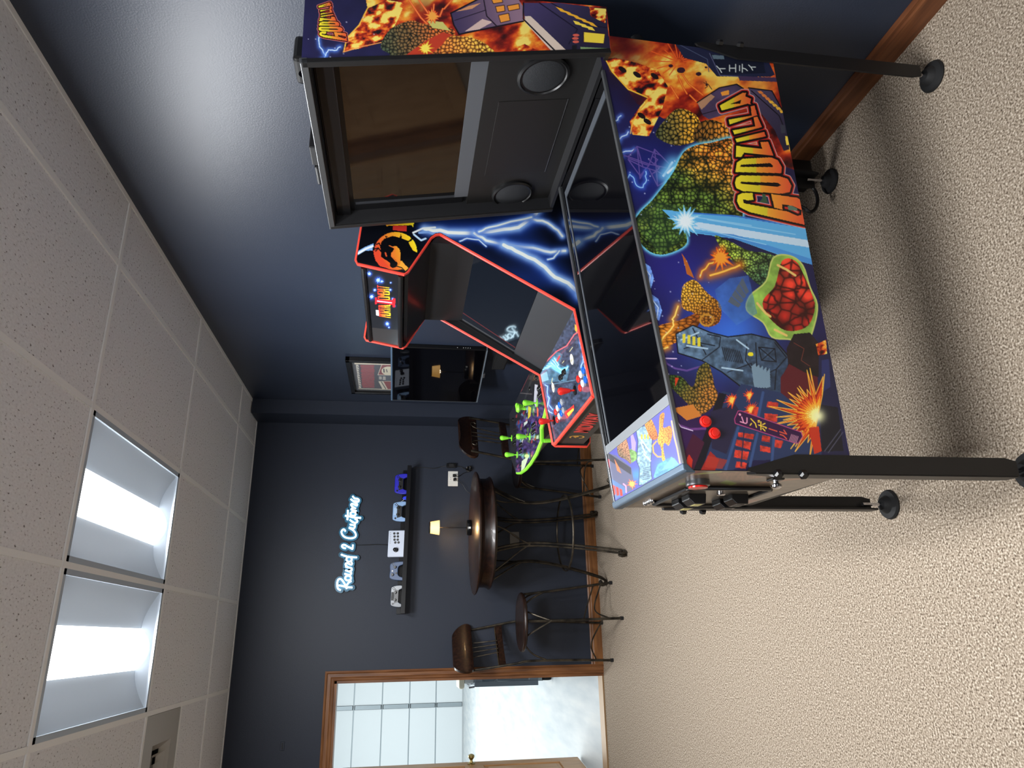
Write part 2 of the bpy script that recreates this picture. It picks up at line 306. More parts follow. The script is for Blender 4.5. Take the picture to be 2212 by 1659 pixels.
# open door leaf
dl = empty('door_1', (-1.135, 6.0, 0), math.radians(83)); dl['kind'] = 'structure'
LW, LH = .86, 2.04
def panel_door(root, W, Hh, m, panels, z0=.012, T=.036):
    st = MB(); s = .11
    st.box((0, -T/2, z0), (s, T/2, Hh)).box((W-s, -T/2, z0), (W, T/2, Hh))
    st.build('stile', m, root, bevel=.003)
    zs = sorted({p[1] for p in panels} | {p[3] for p in panels}); rl = MB()
    rl.box((s, -T/2, z0), (W-s, T/2, min(zs))).box((s, -T/2, max(zs)), (W-s, T/2, Hh))
    for a, b_ in [(p, q) for p, q in zip(sorted({p[3] for p in panels})[:-1], sorted({p[1] for p in panels})[1:])]: rl.box((s, -T/2, a), (W-s, T/2, b_))
    rl.box((W/2-.05, -T/2+.001, min(zs)), (W/2+.05, T/2-.001, max(zs))); rl.build('rail', m, root, bevel=.003)
    for x0, a, x1, b_ in panels:
        q = MB(); q.box((x0, -.008, a), (x1, .008, b_)); q.box((x0+.035, -.015, a+.035), (x1-.035, .015, b_-.035)); q.build('door_panel', m, root, bevel=.006)
PW = [(.11, LW/2-.05), (LW/2+.05, LW-.11)]
panel_door(dl, LW, LH, m_door, [(x0, a, x1, b_) for x0, x1 in PW for a, b_ in ((.2, .86), (1.02, 1.6), (1.72, 1.93))])
for sgn in (-1, 1):
    kn = MB().lathe([(.033, 0), (.033, .006), (.016, .012), (.011, .03), (.02, .042), (.028, .055), (.026, .068), (.012, .076)], (LW-.06, sgn*.018, .96), (0, sgn, 0)).build('door_knob', m_brass, dl, smooth=True)
# panelled double doors left of the doorway (out of the picture, mirrored in the back box glass)
for k, x0_ in enumerate((-2.70, -1.99)):
    q = empty('door_%d' % (k+2), (x0_, YB-.028, 0), 0); q['kind'] = 'structure'
    panel_door(q, .70, 2.3, m_door, [(x0, a, x1, b_) for x0, x1 in ((.11, .30), (.40, .59)) for a, b_ in ((.2, 1.0), (1.15, 1.65), (1.8, 2.15))])
tr = empty('trim_3', (0, YB, 0)); tr['kind'] = 'structure'
MB().box((-1.285, -.05, 0), (-1.235, -.001, 2.42)).build('post', m_oak, tr); MB().box((XL+.001, -.05, 2.305), (-1.235, -.001, 2.42)).build('header', m_oaky, tr)
# ceiling grid
XG = [XR, 1.512, .885, .28, -.325, -.93, -1.535, -2.14, XL]; YG = [YB, 5.245, 4.055, 2.86, 1.665, .47, -.725, -1.92]
ce = MB().box((XL, YF, ZC+.16), (XR, YB, ZC+.2)).build('ceiling', m_tile); ce['kind'] = 'structure'
LIGHTS = {(2, 2), (3, 2), (2, 4), (3, 4)}; tilec = {}
for i in range(len(XG)-1):
    for j in range(len(YG)-1):
        if (i, j) in LIGHTS: continue
        x1, x0, y1, y0 = XG[i], XG[i+1], YG[j], YG[j+1]
        if (i, j) == (4, 1): y0, y1 = y0+.6, y1
        W, D = x1-x0-.006, y1-y0-.006; key = (round(W, 2), round(D, 2))
        if key not in tilec:
            tilec[key] = MB().box((-W/2, -D/2, 0), (W/2, D/2, .015)).build('ceiling_tile', m_tile, ce); o = tilec[key]
        else:
            o = tilec[key].copy(); COL.objects.link(o)
        o.location = ((x0+x1)/2, (y0+y1)/2, ZC+.006)
for x in XG[1:-1]: MB().box((x-.012, YF, ZC), (x+.012, YB, ZC+.006)).build('ceiling_tee', m_tee, ce)
for y in YG[1:]:
    MB().box((XL, y-.012, ZC-.0008), (XR, y+.012, ZC+.005)).build('ceiling_tee', m_tee, ce)
MB().box((-.93, 4.655-.012, ZC-.0004), (-.325, 4.655+.012, ZC+.005)).build('ceiling_tee', m_tee, ce)
for nm, q in (('wall_angle', MB().box((XR-.022, YF, ZC-.001), (XR, YB, ZC+.004))), ('wall_angle', MB().box((XL, YB-.022, ZC-.001), (XR, YB, ZC+.004)))): q.build(nm, m_tee, ce)
def troffer(x0, y0, x1, y1, label, group=None):
    t = empty('ceiling_light', (x0, y0, ZC), 0, label, 'light', group); W, D = x1-x0, y1-y0; g = .014
    MB().box((g, g, .09), (W-g, D-g, .1)).build('housing', m_reflect, t)
    fr = MB()
    for a, b_ in (((.012, .012, 0), (W-.012, .034, .012)), ((.012, D-.034, 0), (W-.012, D-.012, .012)), ((.012, .012, 0), (.034, D-.012, .012)), ((W-.034, .012, 0), (W-.012, D-.012, .012))): fr.box(a, b_)
    fr.build('frame', m_reflect, t)
    c0, c1 = W*.34, W*.66
    for sx, c in ((0, c0), (1, c1)):
        pr = [((.03+(c-.03)*q) if sx == 0 else (W-.03-(W-.03-c)*q), .008+.062*math.sin(q*PI/2)) for q in np.linspace(0, 1, 9)]
        q = MB(); n = len(pr); q.add([(x, .03, z) for x, z in pr]+[(x, D-.03, z) for x, z in pr], [(k, k+1, n+k+1, n+k) for k in range(n-1)]); q.build('reflector_wing', m_reflect, t, smooth=True)
    pr = [(c0+(c1-c0)*q, .07-.05*math.sin(q*PI)**.8) for q in np.linspace(0, 1, 11)]; n = len(pr)
    q = MB().add([(x, .05, z) for x, z in pr]+[(x, D-.05, z) for x, z in pr], [(k, k+1, n+k+1, n+k) for k in range(n-1)]); q.build('lit_diffuser', m_tube, t, smooth=True)
    for yy, s in ((.034, 1), (D-.034, -1)):
        e = MB(); e.add([(.034, yy, .004), (W-.034, yy, .004), (W-.034, yy+s*.02, .09), (.034, yy+s*.02, .09)], [(0, 1, 2, 3)]); e.build('end_plate', m_reflect, t)
    l = area('lamp_panel', (W/2, D/2, .012), (c1-c0, D-.1), TROFFER_W, (.96, .98, 1)); l.parent = t
    return t
troffer(.28, 2.86, .885, 4.055, 'bluish-lit recessed ceiling light nearer the right wall')
troffer(-.325, 2.86, .28, 4.055, 'recessed ceiling light beside the ceiling air vent')
troffer(.28, .47, .885, 1.665, 'recessed ceiling light overhead beyond the picture, nearer the right wall'); troffer(-.325, .47, .28, 1.665, 'recessed ceiling light overhead beyond the picture, nearer the left wall')
# air vent
v = empty('ceiling_vent', (-.93, 4.06, ZC), 0, 'square white ceiling air vent with stepped louvre rings beside the light', 'vent')
VW, VD = .605, .59
m_vent = mat('vent_enamel', (176, 172, 164), .4); m_ventd = mat('duct_dark', (44, 38, 32), .7)
f = MB()
for a, b_ in (((.014, .012, 0), (VW-.014, .15, .008)), ((.014, VD-.13, 0), (VW-.014, VD-.012, .008)), ((.014, .15, 0), (.15, VD-.13, .008)), ((VW-.16, .15, 0), (VW-.014, VD-.13, .008))): f.box(a, b_)
f.build('face_plate', m_vent, v)
MB().box((.15, .15, .08), (VW-.16, VD-.13, .085)).build('duct', m_ventd, v)
for k in range(3):
    a = .15+.048*k; c = VW-.16-.048*k; d0, d1 = .15+.05*k, VD-.13-.05*k; q = MB()
    for (p0, p1) in (((a, d0), (c, d0)), ((c, d0), (c, d1)), ((c, d1), (a, d1)), ((a, d1), (a, d0))):
        cx, cy = (a+c)/2, (d0+d1)/2; f_ = .72
        q.add([(p0[0], p0[1], .002+.006*k), (p1[0], p1[1], .002+.006*k), (cx+(p1[0]-cx)*f_, cy+(p1[1]-cy)*f_, .045), (cx+(p0[0]-cx)*f_, cy+(p0[1]-cy)*f_, .045)], [(0, 1, 2, 3)])
    q.build('louvre_ring', m_vent, v)
# ---- garage beyond the door
struct(MB().box((-7, YB+.121, -.1), (3.2, 19.3, -.012)), 'floor_garage', m_conc)
fg = bpy.data.objects['floor_garage']
for y in (9.3, 12.6, 16): MB().box((-7, y, -.0119), (3.2, y+.02, -.0105)).build('floor_joint', mat('joint_sealant', (232, 234, 230), .5), fg)
struct(MB().box((-7.1, 19.3, -.1), (3.3, 19.4, 5)), 'wall_garage_end', m_gwall); struct(MB().box((3.2, 6.0, -.1), (3.3, 19.3, 5)), 'wall_garage_right', m_gwall); struct(MB().box((-7.1, 6.0, -.1), (-7, 19.3, 5)), 'wall_garage_left', m_gwall)
struct(MB().box((-7.1, 6.0, 4.6), (3.3, 19.4, 4.7)), 'ceiling_garage', m_gwall)
struct(MB().box((-7.1, 6.0, -.1), (XL-.12, 6.1, 4.6)).box((XR+.12, 6.0, -.1), (3.3, 6.1, 4.6)).box((XL-.12, 5.995, 3.1), (XR+.12, 6.1, 4.6)), 'wall_garage_near', m_gwall)
gd = empty('door_4', (0, 19.16, 0)); gd['kind'] = 'structure'
zs = [0, .662, 1.306, 1.966, 2.641, 3.3, 3.95]
for k in range(6):
    for x0, x1 in ((-5.1, -3.45), (-3.35, -1.6), (-1.5, .2), (.3, 1.9)): MB().box((x0, -.02, zs[k]+.012), (x1, .02, zs[k+1]-.012)).build('door_section', m_gwhite, gd, bevel=.008)
    for x in (-3.4, -1.55, .25): MB().box((x-.045, -.045, zs[k]+.03), (x+.045, .0, zs[k+1]-.03)).build('stile', m_galu, gd)
for z in zs[1:]: MB().box((-5.1, -.004, z-.012), (1.9, .022, z+.012)).build('section_joint', m_galu, gd)
MB().box((-5.1, -.03, -.012), (1.9, .02, .02)).build('bottom_seal', mat('seal_grey', (170, 176, 178), .6), gd)
# wheeled steel cart seen through the doorway
c = empty('tool_cart', (-.49, 8.0, -.012), 0, 'slate grey steel tool cart on casters in the garage beyond the doorway', 'cart')
f = MB()
for x in (0, .62):
    for y in (0, .45): f.box((x-.0, y, .146), (x+.05, y+.05, .82))
for x in (0, .62): f.box((x, .05, .77), (x+.03, .45, .80))
for y in (0, .45): f.box((.05, y, .146), (.62, y+.05, .24)).box((.05, y, .58), (.62, y+.05, .6)).box((.05, y, .74), (.62, y+.05, .82))
f.build('frame', m_cart, c, bevel=.003); MB().box((.06, .01, .6), (.62, .48, .74)).build('drawer', mat('cart_drawer', (98, 108, 118), .4, .2), c, bevel=.004); MB().box((.05, .05, .15), (.62, .45, .17)).build('lower_shelf', m_cart, c)
MB().box((.06, .1, .17), (.6, .4, .43)).build('dark_bin', m_rubber, c, bevel=.02)
for x in (.06, .6):
    for y in (.06, .44): MB().cyl((x-.015, y, .055), (x+.015, y, .055), .055).build('caster', m_rubber, c, bevel=.006); MB().box((x-.02, y-.03, .09), (x+.02, y+.03, .146)).build('caster_fork', m_galu, c)
MB().tube([(-.0, .03, .82), (-.005, .03, .87), (0, .47, .87), (0, .47, .82)], .01).build('handle', m_chrome, c)
bx = empty('white_box', (-.49, 8.0, .810), 0, 'white equipment box lying on top of the grey tool cart', 'box')
MB().box((.03, .08, 0), (.6, .42, .1)).build('body', m_gwhite, bx, bevel=.01); MB().box((-.02, .06, .1), (.6, .44, .16)).build('lid', mat('box_lid', (216, 210, 190), .5), bx, bevel=.02)
# ================================================================= WALL THINGS
def outlet(name, x0, x1, z0, z1, m, label, cat, sockets=True):
    o = empty(name, ((x0+x1)/2, YB, (z0+z1)/2), 0, label, cat); w_, h_ = (x1-x0)/2, (z1-z0)/2
    MB().box((-w_, -.007, -h_), (w_, 0, h_)).build('plate', m, o, bevel=.003)
    if sockets:
        for s in (-1, 1):
            q = MB().box((-.017, -.0095, s*.02-.014), (.017, -.006, s*.02+.014)).build('socket', m_white, o, bevel=.003)
            MB().box((-.008, -.0099, s*.02-.004), (-.006, -.0094, s*.02+.005)).box((.006, -.0099, s*.02-.004), (.008, -.0099+.0005, s*.02+.005)).build('slot', m_black, q)
    return o
o1 = outlet('wall_outlet', 1.19, 1.317, 1.157, 1.24, m_wplate, 'white wall outlet plate with black plugs right of the round table', 'outlet')
o2 = outlet('blank_plate', .686, .814, .65, .728, m_gplate, 'plain grey blank wall plate under the round table', 'wall plate', False)
for s in (-1, 1): MB().cyl((s*.045, -.0085, 0), (s*.045, -.006, 0), .003).build('screw', m_gplate, o2)
nb = empty('small_plate', (-.71, YB, 2.41), 0, 'tiny dark paint-covered plate high on wall above doorway', 'wall plate'); MB().box((-.03, -.005, -.015), (.03, 0, .015)).build('plate', m_navyb, nb, bevel=.002); MB().box((-.02, -.009, -.004), (.02, -.004, .004)).build('slot_cover', m_black, nb)
# plugs and cords
def cord(name, pts, r, label, m=m_plastic): return tag(MB().tube(smoothline(pts, 5), r, 6).build(name, m, smooth=True), label, 'cord')
ps = empty('power_adapter', (1.362, YB, 1.215), 0, 'small black power adapter hanging on the wall above the outlet', 'adapter')
MB().box((-.018, -.03, -.04), (.018, -.001, .04)).build('body', m_plastic, ps, bevel=.004); MB().box((-.012, -.031, -.02), (.012, -.0299, .02)).build('rating_label', mat('adapter_label', (30, 30, 32), .5), ps)
cord('sign_power_cord', [(1.34, YB-.01, 1.53), (1.345, YB-.008, 1.45), (1.337, YB-.008, 1.37), (1.352, YB-.008, 1.3), (1.36, YB-.015, 1.257)], .0025, 'thin black cord running down from the shelf end to the power adapter')
pts = [(1.36, YB-.012, 1.174), (1.352, YB-.01, 1.13), (1.335, YB-.02, 1.1)]
for k in range(26): a = k*1.9; pts.append((1.335+.022*math.cos(a), YB-.022+.012*math.sin(a*1.7), 1.075+.02*math.sin(a)-.0006*k))
pts += [(1.3, YB-.015, 1.11), (1.27, YB-.014, 1.155), (1.275, YB-.04, 1.185), (1.275, YB-.024, 1.19)]
cord('bundled_cord', pts, .0025, 'knotted black adapter cord bundled beside the white outlet')
cord('lamp_cord', [(1.24, YB-.03, 1.185), (1.22, YB-.035, 1.15), (1.2, YB-.03, 1.12), (1.15, YB-.03, 1.09), (1.12, YB-.03, 1.05)], .002, 'thin black lamp cord hanging from the outlet behind the table')
for x, z, nm in ((1.276, 1.19, 'bundled cord'), (1.243, 1.185, 'lamp cord')):
    q = empty('plug', (x, YB-.0101, z), 0, 'black plug in the white outlet, on the %s' % nm, 'plug'); MB().box((-.012, -.02, -.012), (.012, 0, .012)).build('body', m_plastic, q, bevel=.003); MB().box((-.006, -.03, -.006), (.006, -.019, .006)).build('strain_relief', m_plastic, q, bevel=.002)
# neon sign
ns = empty('neon_sign', (.72, YB, 2.03), 0, 'glowing white neon script sign reading Round 2 Customs', 'sign')
N1 = [[(290, 1380), (215, 1340), (188, 1260), (185, 1160), (215, 1070), (275, 1040), (340, 1090), (400, 1180), (455, 1270), (468, 1340)], [(640, 1300), (480, 1290), (330, 1252), (235, 1238)], [(470, 1235), (530, 1150), (610, 1108)],
      [(510+88*math.cos(t), 1020+70*math.sin(t)) for t in np.linspace(0, 2*PI, 13)], [(405, 885), (530, 925), (592, 905), (590, 845), (430, 785)], [(560, 812), (612, 790), (618, 730), (540, 705), (430, 678)],
      [(520, 700), (450, 650), (440, 590), (490, 575), (600, 618), (628, 580), (600, 530)], [(560, 385), (480, 400), (462, 470), (510, 525), (580, 520), (622, 470), (600, 410)], [(300, 312), (430, 362), (600, 392), (775, 402)],
      [(440, 130), (375, 118), (328, 75), (345, 32), (410, 28), (500, 78), (600, 128), (638, 150), (650, 90), (655, 20)]]
N2 = [[(430, 1212), (400, 1162), (350, 1162), (312, 1235), (355, 1335), (450, 1400), (600, 1420), (710, 1390), (745, 1318), (700, 1220), (620, 1150), (540, 1110)], [(535, 1095), (650, 1130), (702, 1100), (700, 1035), (560, 1010)],
      [(700, 1035), (715, 975), (640, 925), (560, 870)], [(620, 920), (700, 955), (775, 935), (785, 885), (715, 840)], [(420, 745), (560, 772), (720, 802), (895, 812)], [(488, 870), (500, 720), (505, 575)],
      [(660+80*math.cos(t), 690+58*math.sin(t)) for t in np.linspace(0, 2*PI, 13)], [(765, 605), (660, 580), (590, 552)], [(640, 570), (625, 525), (680, 515), (745, 530)], [(700, 515), (640, 480), (600, 425), (625, 388), (690, 410), (765, 445), (780, 405), (735, 355)],
      [(735, 355), (680, 320), (590, 250)], [(645, 160), (700, 225), (770, 235), (832, 268), (815, 325), (745, 310), (690, 300)]]
bt = MB()
for L_, oy in ((N1, 1175), (N2, 1060)):
    for st in L_:
        W_ = [ony(715+a/13.825, oy+b_/13.825, YB-.035) for a, b_ in st]; P3 = smoothline([(p[0]-.72, -.035, p[2]-2.03) for p in W_], 4)
        MB().tube(P3, .0060, 8).build('neon_tube', m_neon, ns, smooth=True)
        for k in range(len(P3)):
            if k % 2 == 0: bt.lathe([(.0215, 0), (.0215, .004)], (P3[k][0], -.022+.00001*k, P3[k][2]), (0, 1, 0), 16)
bt.build('clear_backing', m_acry, ns)
for x in (-.3, 0, .33): MB().cyl((x, -.018, 0), (x, 0, 0), .006).build('standoff', m_chrome, ns)
MB().tube(smoothline([(-.012, -.012, -.055), (-.011, -.01, -.13), (-.007, -.01, -.23), (-.01, -.01, -.31)], 5), .003, 6).build('power_cord', m_plastic, ns, smooth=True)
# picture ledge shelf (hangs a little lower at its right end)
sh = empty('wall_shelf', (.18, YB, 1.582), 0, 'long black picture-ledge shelf under the neon sign', 'shelf'); sh.rotation_euler = (0, math.radians(1.0), 0)
MB().box((0, -.13, -.015), (1.15, -.0, 0)).build('ledge', m_blacks, sh, bevel=.002); MB().box((0, -.145, -.017), (1.15, -.13, .016)).build('front_lip', m_blacks, sh, bevel=.002); MB().box((.0, -.016, 0), (1.135, -.001, .05)).build('back_rail', m_blacks, sh, bevel=.002)
def sz(x): return 1.582-math.tan(math.radians(1))*(x-.18)+.001
def gamepad(cx, w_, top, body, accent, label, style, tilt=-12):
    k = w_/.16; g = empty('game_controller', (cx, YB-.075, sz(cx)+.002), 0, label, 'game controller', 'controllers on the wall shelf'); g.rotation_euler = (math.radians(tilt), math.radians(1), 0)
    H_ = (top-sz(cx))/k
    half = {0: [(0, 1), (.05, 1), (.068, .93), (.078, .62), (.081, .2), (.072, 0), (.056, .04), (.044, .3), (.03, .36), (0, .36)], 1: [(0, .97), (.04, 1), (.06, .93), (.072, .62), (.076, .1), (.066, 0), (.052, .08), (.04, .33), (.022, .42), (0, .42)]}[style]
    sm = smoothline([(x, 0, z*H_) for x, z in half], 3); pts = [(x*k, z*k) for x, _, z in sm]+[(-x*k, z*k) for x, _, z in sm[::-1][1:-1]]
    MB().prism([(x, -.016, z) for x, z in pts], (0, .03, 0)).build('shell', body, g, bevel=.005)
    zc = H_*k
    for s in (-1, 1):
        MB().lathe([(.011, 0), (.011, .004), (.006, .006), (.006, .012), (.0095, .014), (.0095, .018)], (s*.027*k if style != 1 else s*.03*k, -.017, zc*(.62 if style == 0 or s > 0 else .78)), (0, -1, 0), 16).build('thumb_stick', m_plastic, g, smooth=True)
    MB().box((-.03*k, -.0185, zc*.7), (.03*k, -.0155, zc*.93)).build('touchpad', accent, g, bevel=.003) if style == 0 else MB().cyl((0, -.0185, zc*.8), (0, -.016, zc*.8), .006).build('logo_button', m_white, g)
    d = MB(); cx_ = -.055*k if style == 0 else -.018*k; cz = zc*(.78 if style == 0 else .52); d.box((cx_-.008, -.0195, cz-.003), (cx_+.008, -.016, cz+.003)).box((cx_-.003, -.0195, cz-.008), (cx_+.003, -.0159, cz+.008)); d.build('direction_pad', m_plastic, g)
    for a in range(4): MB().cyl((.055*k+.0085*math.cos(a*PI/2), -.0195, zc*.76+.0085*math.sin(a*PI/2)), (.055*k+.0085*math.cos(a*PI/2), -.015, zc*.76+.0085*math.sin(a*PI/2)), .0038, 10).build('face_button', m_plastic, g)
    if style == 0: MB().prism([(x*k, -.0172, z*zc) for x, z in ((-.052, .68), (.052, .68), (.042, .36), (-.042, .36))], (0, .002, 0)).build('center_trim', m_plastic, g)
    return g
m_cobalt = mat('cobalt_shell', (40, 38, 190), .35); m_silver = mat('silver_blue_shell', (150, 184, 226), .3, .1); m_slate = mat('slate_shell', (78, 98, 132), .45); m_smoke = mat('clear_shell', (74, 82, 92), .25, spec=.5)
gamepad(1.19, .165, 1.675, m_cobalt, m_cobalt, 'cobalt blue game controller at the right end of the shelf', 0)
gamepad(.965, .16, 1.683, m_silver, mat('pale_touchpad', (180, 208, 240), .3), 'pale silver-blue game controller right of the white arcade stick', 0)
gamepad(.5, .152, 1.69, m_slate, m_slate, 'slate blue game controller left of the white arcade stick', 1)
gamepad(.31, .165, 1.676, m_smoke, m_black, 'see-through grey game controller at the left end of shelf', 0)
q = empty('arcade_stick', (.71, YB-.08, sz(.71)+.002), 0, 'white tabletop arcade stick with black buttons standing on the shelf', 'arcade controller'); q.rotation_euler = (math.radians(-14), math.radians(1), 0)
MB().box((-.104, -.02, 0), (.104, .025, .138)).build('case', mat('pale_case', (206, 214, 230), .35), q, bevel=.007)
for x, z in ((.03, .086), (.055, .087), (.079, .09), (.008, .078), (.03, .06), (.055, .06), (.079, .062), (.008, .052)): MB().lathe([(.0095, 0), (.0095, .003), (.008, .005)], (x, -.02, z), (0, -1, 0), 16).build('push_button', m_plastic, q)
MB().lathe([(.019, 0), (.019, .002), (.005, .003), (.005, .02), (.014, .026), (.016, .034), (.012, .044), (.004, .048)], (-.05, -.02, .07), (0, -1, 0), 20).build('joystick', m_plastic, q, smooth=True)
for k in range(6): MB().cyl((.005+.016*k, -.0215, .12), (.005+.016*k, -.019, .12), .0025, 8).build('menu_button', m_plastic, q)
q = empty('key_fob', (1.075, YB-.06, sz(1.075)), 0, 'small bright blue plastic clip between the two right controllers', 'clip'); MB().prism([(-.02, -.01, 0), (.02, -.01, 0), (.012, -.01, .035), (-.004, -.01, .045)], (0, .02, 0)).build('clip_body', mat('bright_blue', (60, 80, 255), .3), q, bevel=.003); MB().tube([(-.01, 0, .03), (-.028, -.005, .055), (-.035, 0, .03), (-.03, 0, .005)], .0025, 6).build('wire_loop', m_white, q)
# framed poster on the right wall
pf = empty('framed_poster', (XR, 4.965, 1.7), -PI/2, 'black framed concert poster with ragged red lettering behind the television', 'poster')
# local x runs towards the camera (-Y world is +x local after the turn); y is away from the wall
PWd, PHt = .35, .325
f = MB()
for a, b_ in (((-PWd, -.035, -PHt), (PWd, 0, -PHt+.03)), ((-PWd, -.035, PHt-.03), (PWd, 0, PHt)), ((-PWd, -.035, -PHt), (-PWd+.03, 0, PHt)), ((PWd-.03, -.035, -PHt), (PWd, 0, PHt))): f.box(a, b_)
f.build('frame', m_blacks, pf, bevel=.003); MB().box((-PWd+.03, -.012, -PHt+.03), (PWd-.03, -.004, PHt-.03)).build('mat_board', mat('mat_navy', (24, 34, 46), .6), pf)
A = Art([(-.29, -.0125, -.28), (.29, -.0125, -.28), (.29, -.0125, .27), (-.29, -.0125, .27)], 230, 220, wm(pf), (206, 196, 176))
K = 13.825; T = lambda *p: [(740+p[i]/K, 760+p[i+1]/K) for i in range(0, len(p), 2)]
A.fill(T(330, 370, 1600, 400, 1600, 1120, 440, 1085), (50, 54, 68)); A.fill(T(400, 385, 470, 385, 560, 1075, 490, 1075), (200, 196, 184)); 
g_ = np.random.default_rng(3)
for k in range(18):
    y = 395+k*38; dx = k*5; A.fill(T(540+dx*.5+g_.uniform(-25, 10), y, 930+g_.uniform(-15, 35), y+4, 940+g_.uniform(-20, 30), y+26, 560+dx*.5+g_.uniform(-20, 10), y+24), (168, 52, 62))
for k in range(9): A.line(T(440+k*9, 440+k*70, 470+k*9, 470+k*70), 1.2, (60, 62, 70))
A.fill(T(1150, 390, 1600, 395, 1600, 700, 1060, 690), (124, 40, 48)); A.line(T(1170, 390, 1055, 690, 1600, 700), 1.4, (214, 206, 186)); A.ell(*T(1370, 570)[0], 15, 9.5, (214, 206, 180)); A.line(T(1230, 520, 1240, 600), 3, (70, 70, 76)); A.line(T(1310, 530, 1330, 600), 2, (70, 70, 76))
A.fill(T(1055, 700, 1600, 720, 1600, 860, 1060, 860), (60, 70, 84)); A.fill(T(1090, 735, 1170, 735, 1170, 825, 1090, 825), (170, 166, 158)); A.fill(T(1200, 735, 1285, 735, 1285, 840, 1200, 840), (170, 166, 158))
A.fill(T(1070, 880, 1600, 870, 1600, 1120, 1190, 1110), (210, 202, 182)); A.fill(T(1220, 885, 1600, 885, 1600, 1115, 1350, 1115), (130, 40, 44)); A.line(T(1160, 900, 1290, 1105), 1.6, (50, 50, 54))
A.build('poster_print', pf, .6); MB().box((-PWd+.03, -.0135, -PHt+.03), (PWd-.03, -.0133, PHt-.03)).build('glazing', mat('poster_glass', (255, 255, 255), .05, alpha=.06), pf)
# television on the right wall, turned a little towards the room
TVN = np.array([1.795, 4.34]); ph = math.radians(11.5); TVL = .70
tv = empty('television', (TVN[0], TVN[1], 0), ph, 'wall-mounted black glossy television reflecting the lit table lamp', 'television')
MB().box((0, 0, 1.083), (.03, TVL, 1.71)).build('cabinet', m_plastic, tv, bevel=.004)
MB().box((-.002, .008, 1.095), (.001, TVL-.006, 1.70)).build('screen', m_gloss, tv)
MB().box((-.005, 0, 1.705), (.032, TVL, 1.716)).build('top_bezel', mat('tv_top_bezel', (96, 120, 146), .35, .3), tv, bevel=.001); MB().box((-.004, 0, 1.078), (.03, TVL, 1.087)).build('bottom_bezel', mat('tv_bezel_low', (110, 120, 130), .35, .3), tv, bevel=.001)
MB().box((-.006, TVL*.42, 1.064), (.01, TVL*.42+.05, 1.078)).build('badge', m_steel, tv, bevel=.002); MB().box((-.004, TVL-.006, 1.083), (.03, TVL, 1.71)).build('side_bezel', m_greypanel, tv)
for z in (1.28, 1.24, 1.225, 1.21, 1.195): MB().cyl((.012, -.001, z), (.012, .001, z), .0025, 8).build('status_light', m_white, tv)
tb = empty('sound_bar', (XR, 4.6, .975), 0, 'small black sound bar fixed to the wall below the television', 'speaker'); MB().box((-.06, -.32, -.045), (0, .02, .045)).build('body', m_black, tb, bevel=.006); MB().box((-.0615, -.3, -.035), (-.0595, .0, .035)).build('grille', m_grey, tb)
# ================================================================= TABLE, LAMP, STOOLS
TZ = 1.072; TC = (.745, 5.395)
t = empty('pub_table', (TC[0], TC[1], 0), 0, 'tall round dark wood pub table on curled wrought-iron legs', 'table')
MB().lathe([(.36, -.125), (.408, -.122), (.418, -.112), (.41, -.1), (.402, -.085), (.402, -.04), (.412, -.03), (.44, -.02), (.452, -.012), (.454, -.004), (.448, 0), (.0, 0)], (0, 0, TZ), n=72).build('table_top', m_darkwood, t, smooth=True)
for ang in (-122, -32.5, 57.5, 147.5):
    a = math.radians(ang+3); dx, dy = math.cos(a), math.sin(a); P = lambda r, z: (r*dx, r*dy, z); ox, oy = -dy*.011, dx*.011
    main = smoothline([P(.34, .95), P(.30, .88), P(.245, .75), P(.235, .6), P(.265, .42), P(.31, .25), P(.35, .12), P(.375, .05), P(.40, .014), P(.425, .02), P(.432, .045), P(.415, .06), P(.40, .045)], 6)
    q = MB()
    for s in (-1, 1): q.tube([(x+s*ox, y+s*oy, z) for x, y, z in main], .0085, 8)
    lg = q.build('leg', m_iron, t, smooth=True)
    for s in (-1, 1): MB().tube(smoothline([(.36*math.cos(a+s*.5), .36*math.sin(a+s*.5), .948), (.31*math.cos(a+s*.42), .31*math.sin(a+s*.42), .87), (.26*math.cos(a+s*.18), .26*math.sin(a+s*.18), .76), P(.238, .68)], 5), .006, 6).build('leg_brace', m_iron, lg, smooth=True)
MB().tube([(.285*math.cos(k*PI/24), .285*math.sin(k*PI/24), .37) for k in range(48)], .0075, 8, closed=True).build('foot_ring', m_iron, t, smooth=True)
MB().tube([(.37*math.cos(k*PI/24), .37*math.sin(k*PI/24), .945) for k in range(48)], .007, 6, closed=True).build('top_ring', m_iron, t, smooth=True)
lp = empty('table_lamp', (.808, 5.59, TZ+.001), 0, 'small lit cordless table lamp with glowing amber shade on the pub table', 'lamp')
MB().lathe([(.057, 0), (.06, .004), (.06, .026), (.057, .03), (.057, .034), (.0, .036)], n=40).build('base', m_blacks, lp, smooth=True); MB().cyl((0, 0, .036), (0, 0, .3), .004).build('pole', m_black, lp, smooth=True)
MB().lathe([(.054, .25), (.043, .318)], n=40); sd = MB(); n = 40
sd.add([(r*math.cos(2*PI*k/n), r*math.sin(2*PI*k/n), z) for r, z in ((.056, .248), (.044, .318), (.042, .318), (.054, .248)) for k in range(n)], [(i*n+k, i*n+(k+1) % n, (i+1)*n+(k+1) % n, (i+1)*n+k) for i in range(3) for k in range(n)]); sd.build('lamp_shade', m_shade, lp, smooth=True)
MB().lathe([(.044, .318), (.044, .326), (.0, .327)], n=40).build('cap', m_black, lp, smooth=True); MB().box((-.016, -.0615, .008), (-.002, -.0585, .024)).build('switch', m_white, lp)
l = bpy.data.lights.new('lamp_bulb', 'POINT'); l.energy = 2.2; l.color = (1, .72, .42); l.shadow_soft_size = .02; lo = bpy.data.objects.new('lamp_bulb', l); lo.location = (0, 0, .262); lo.parent = lp; COL.objects.link(lo)
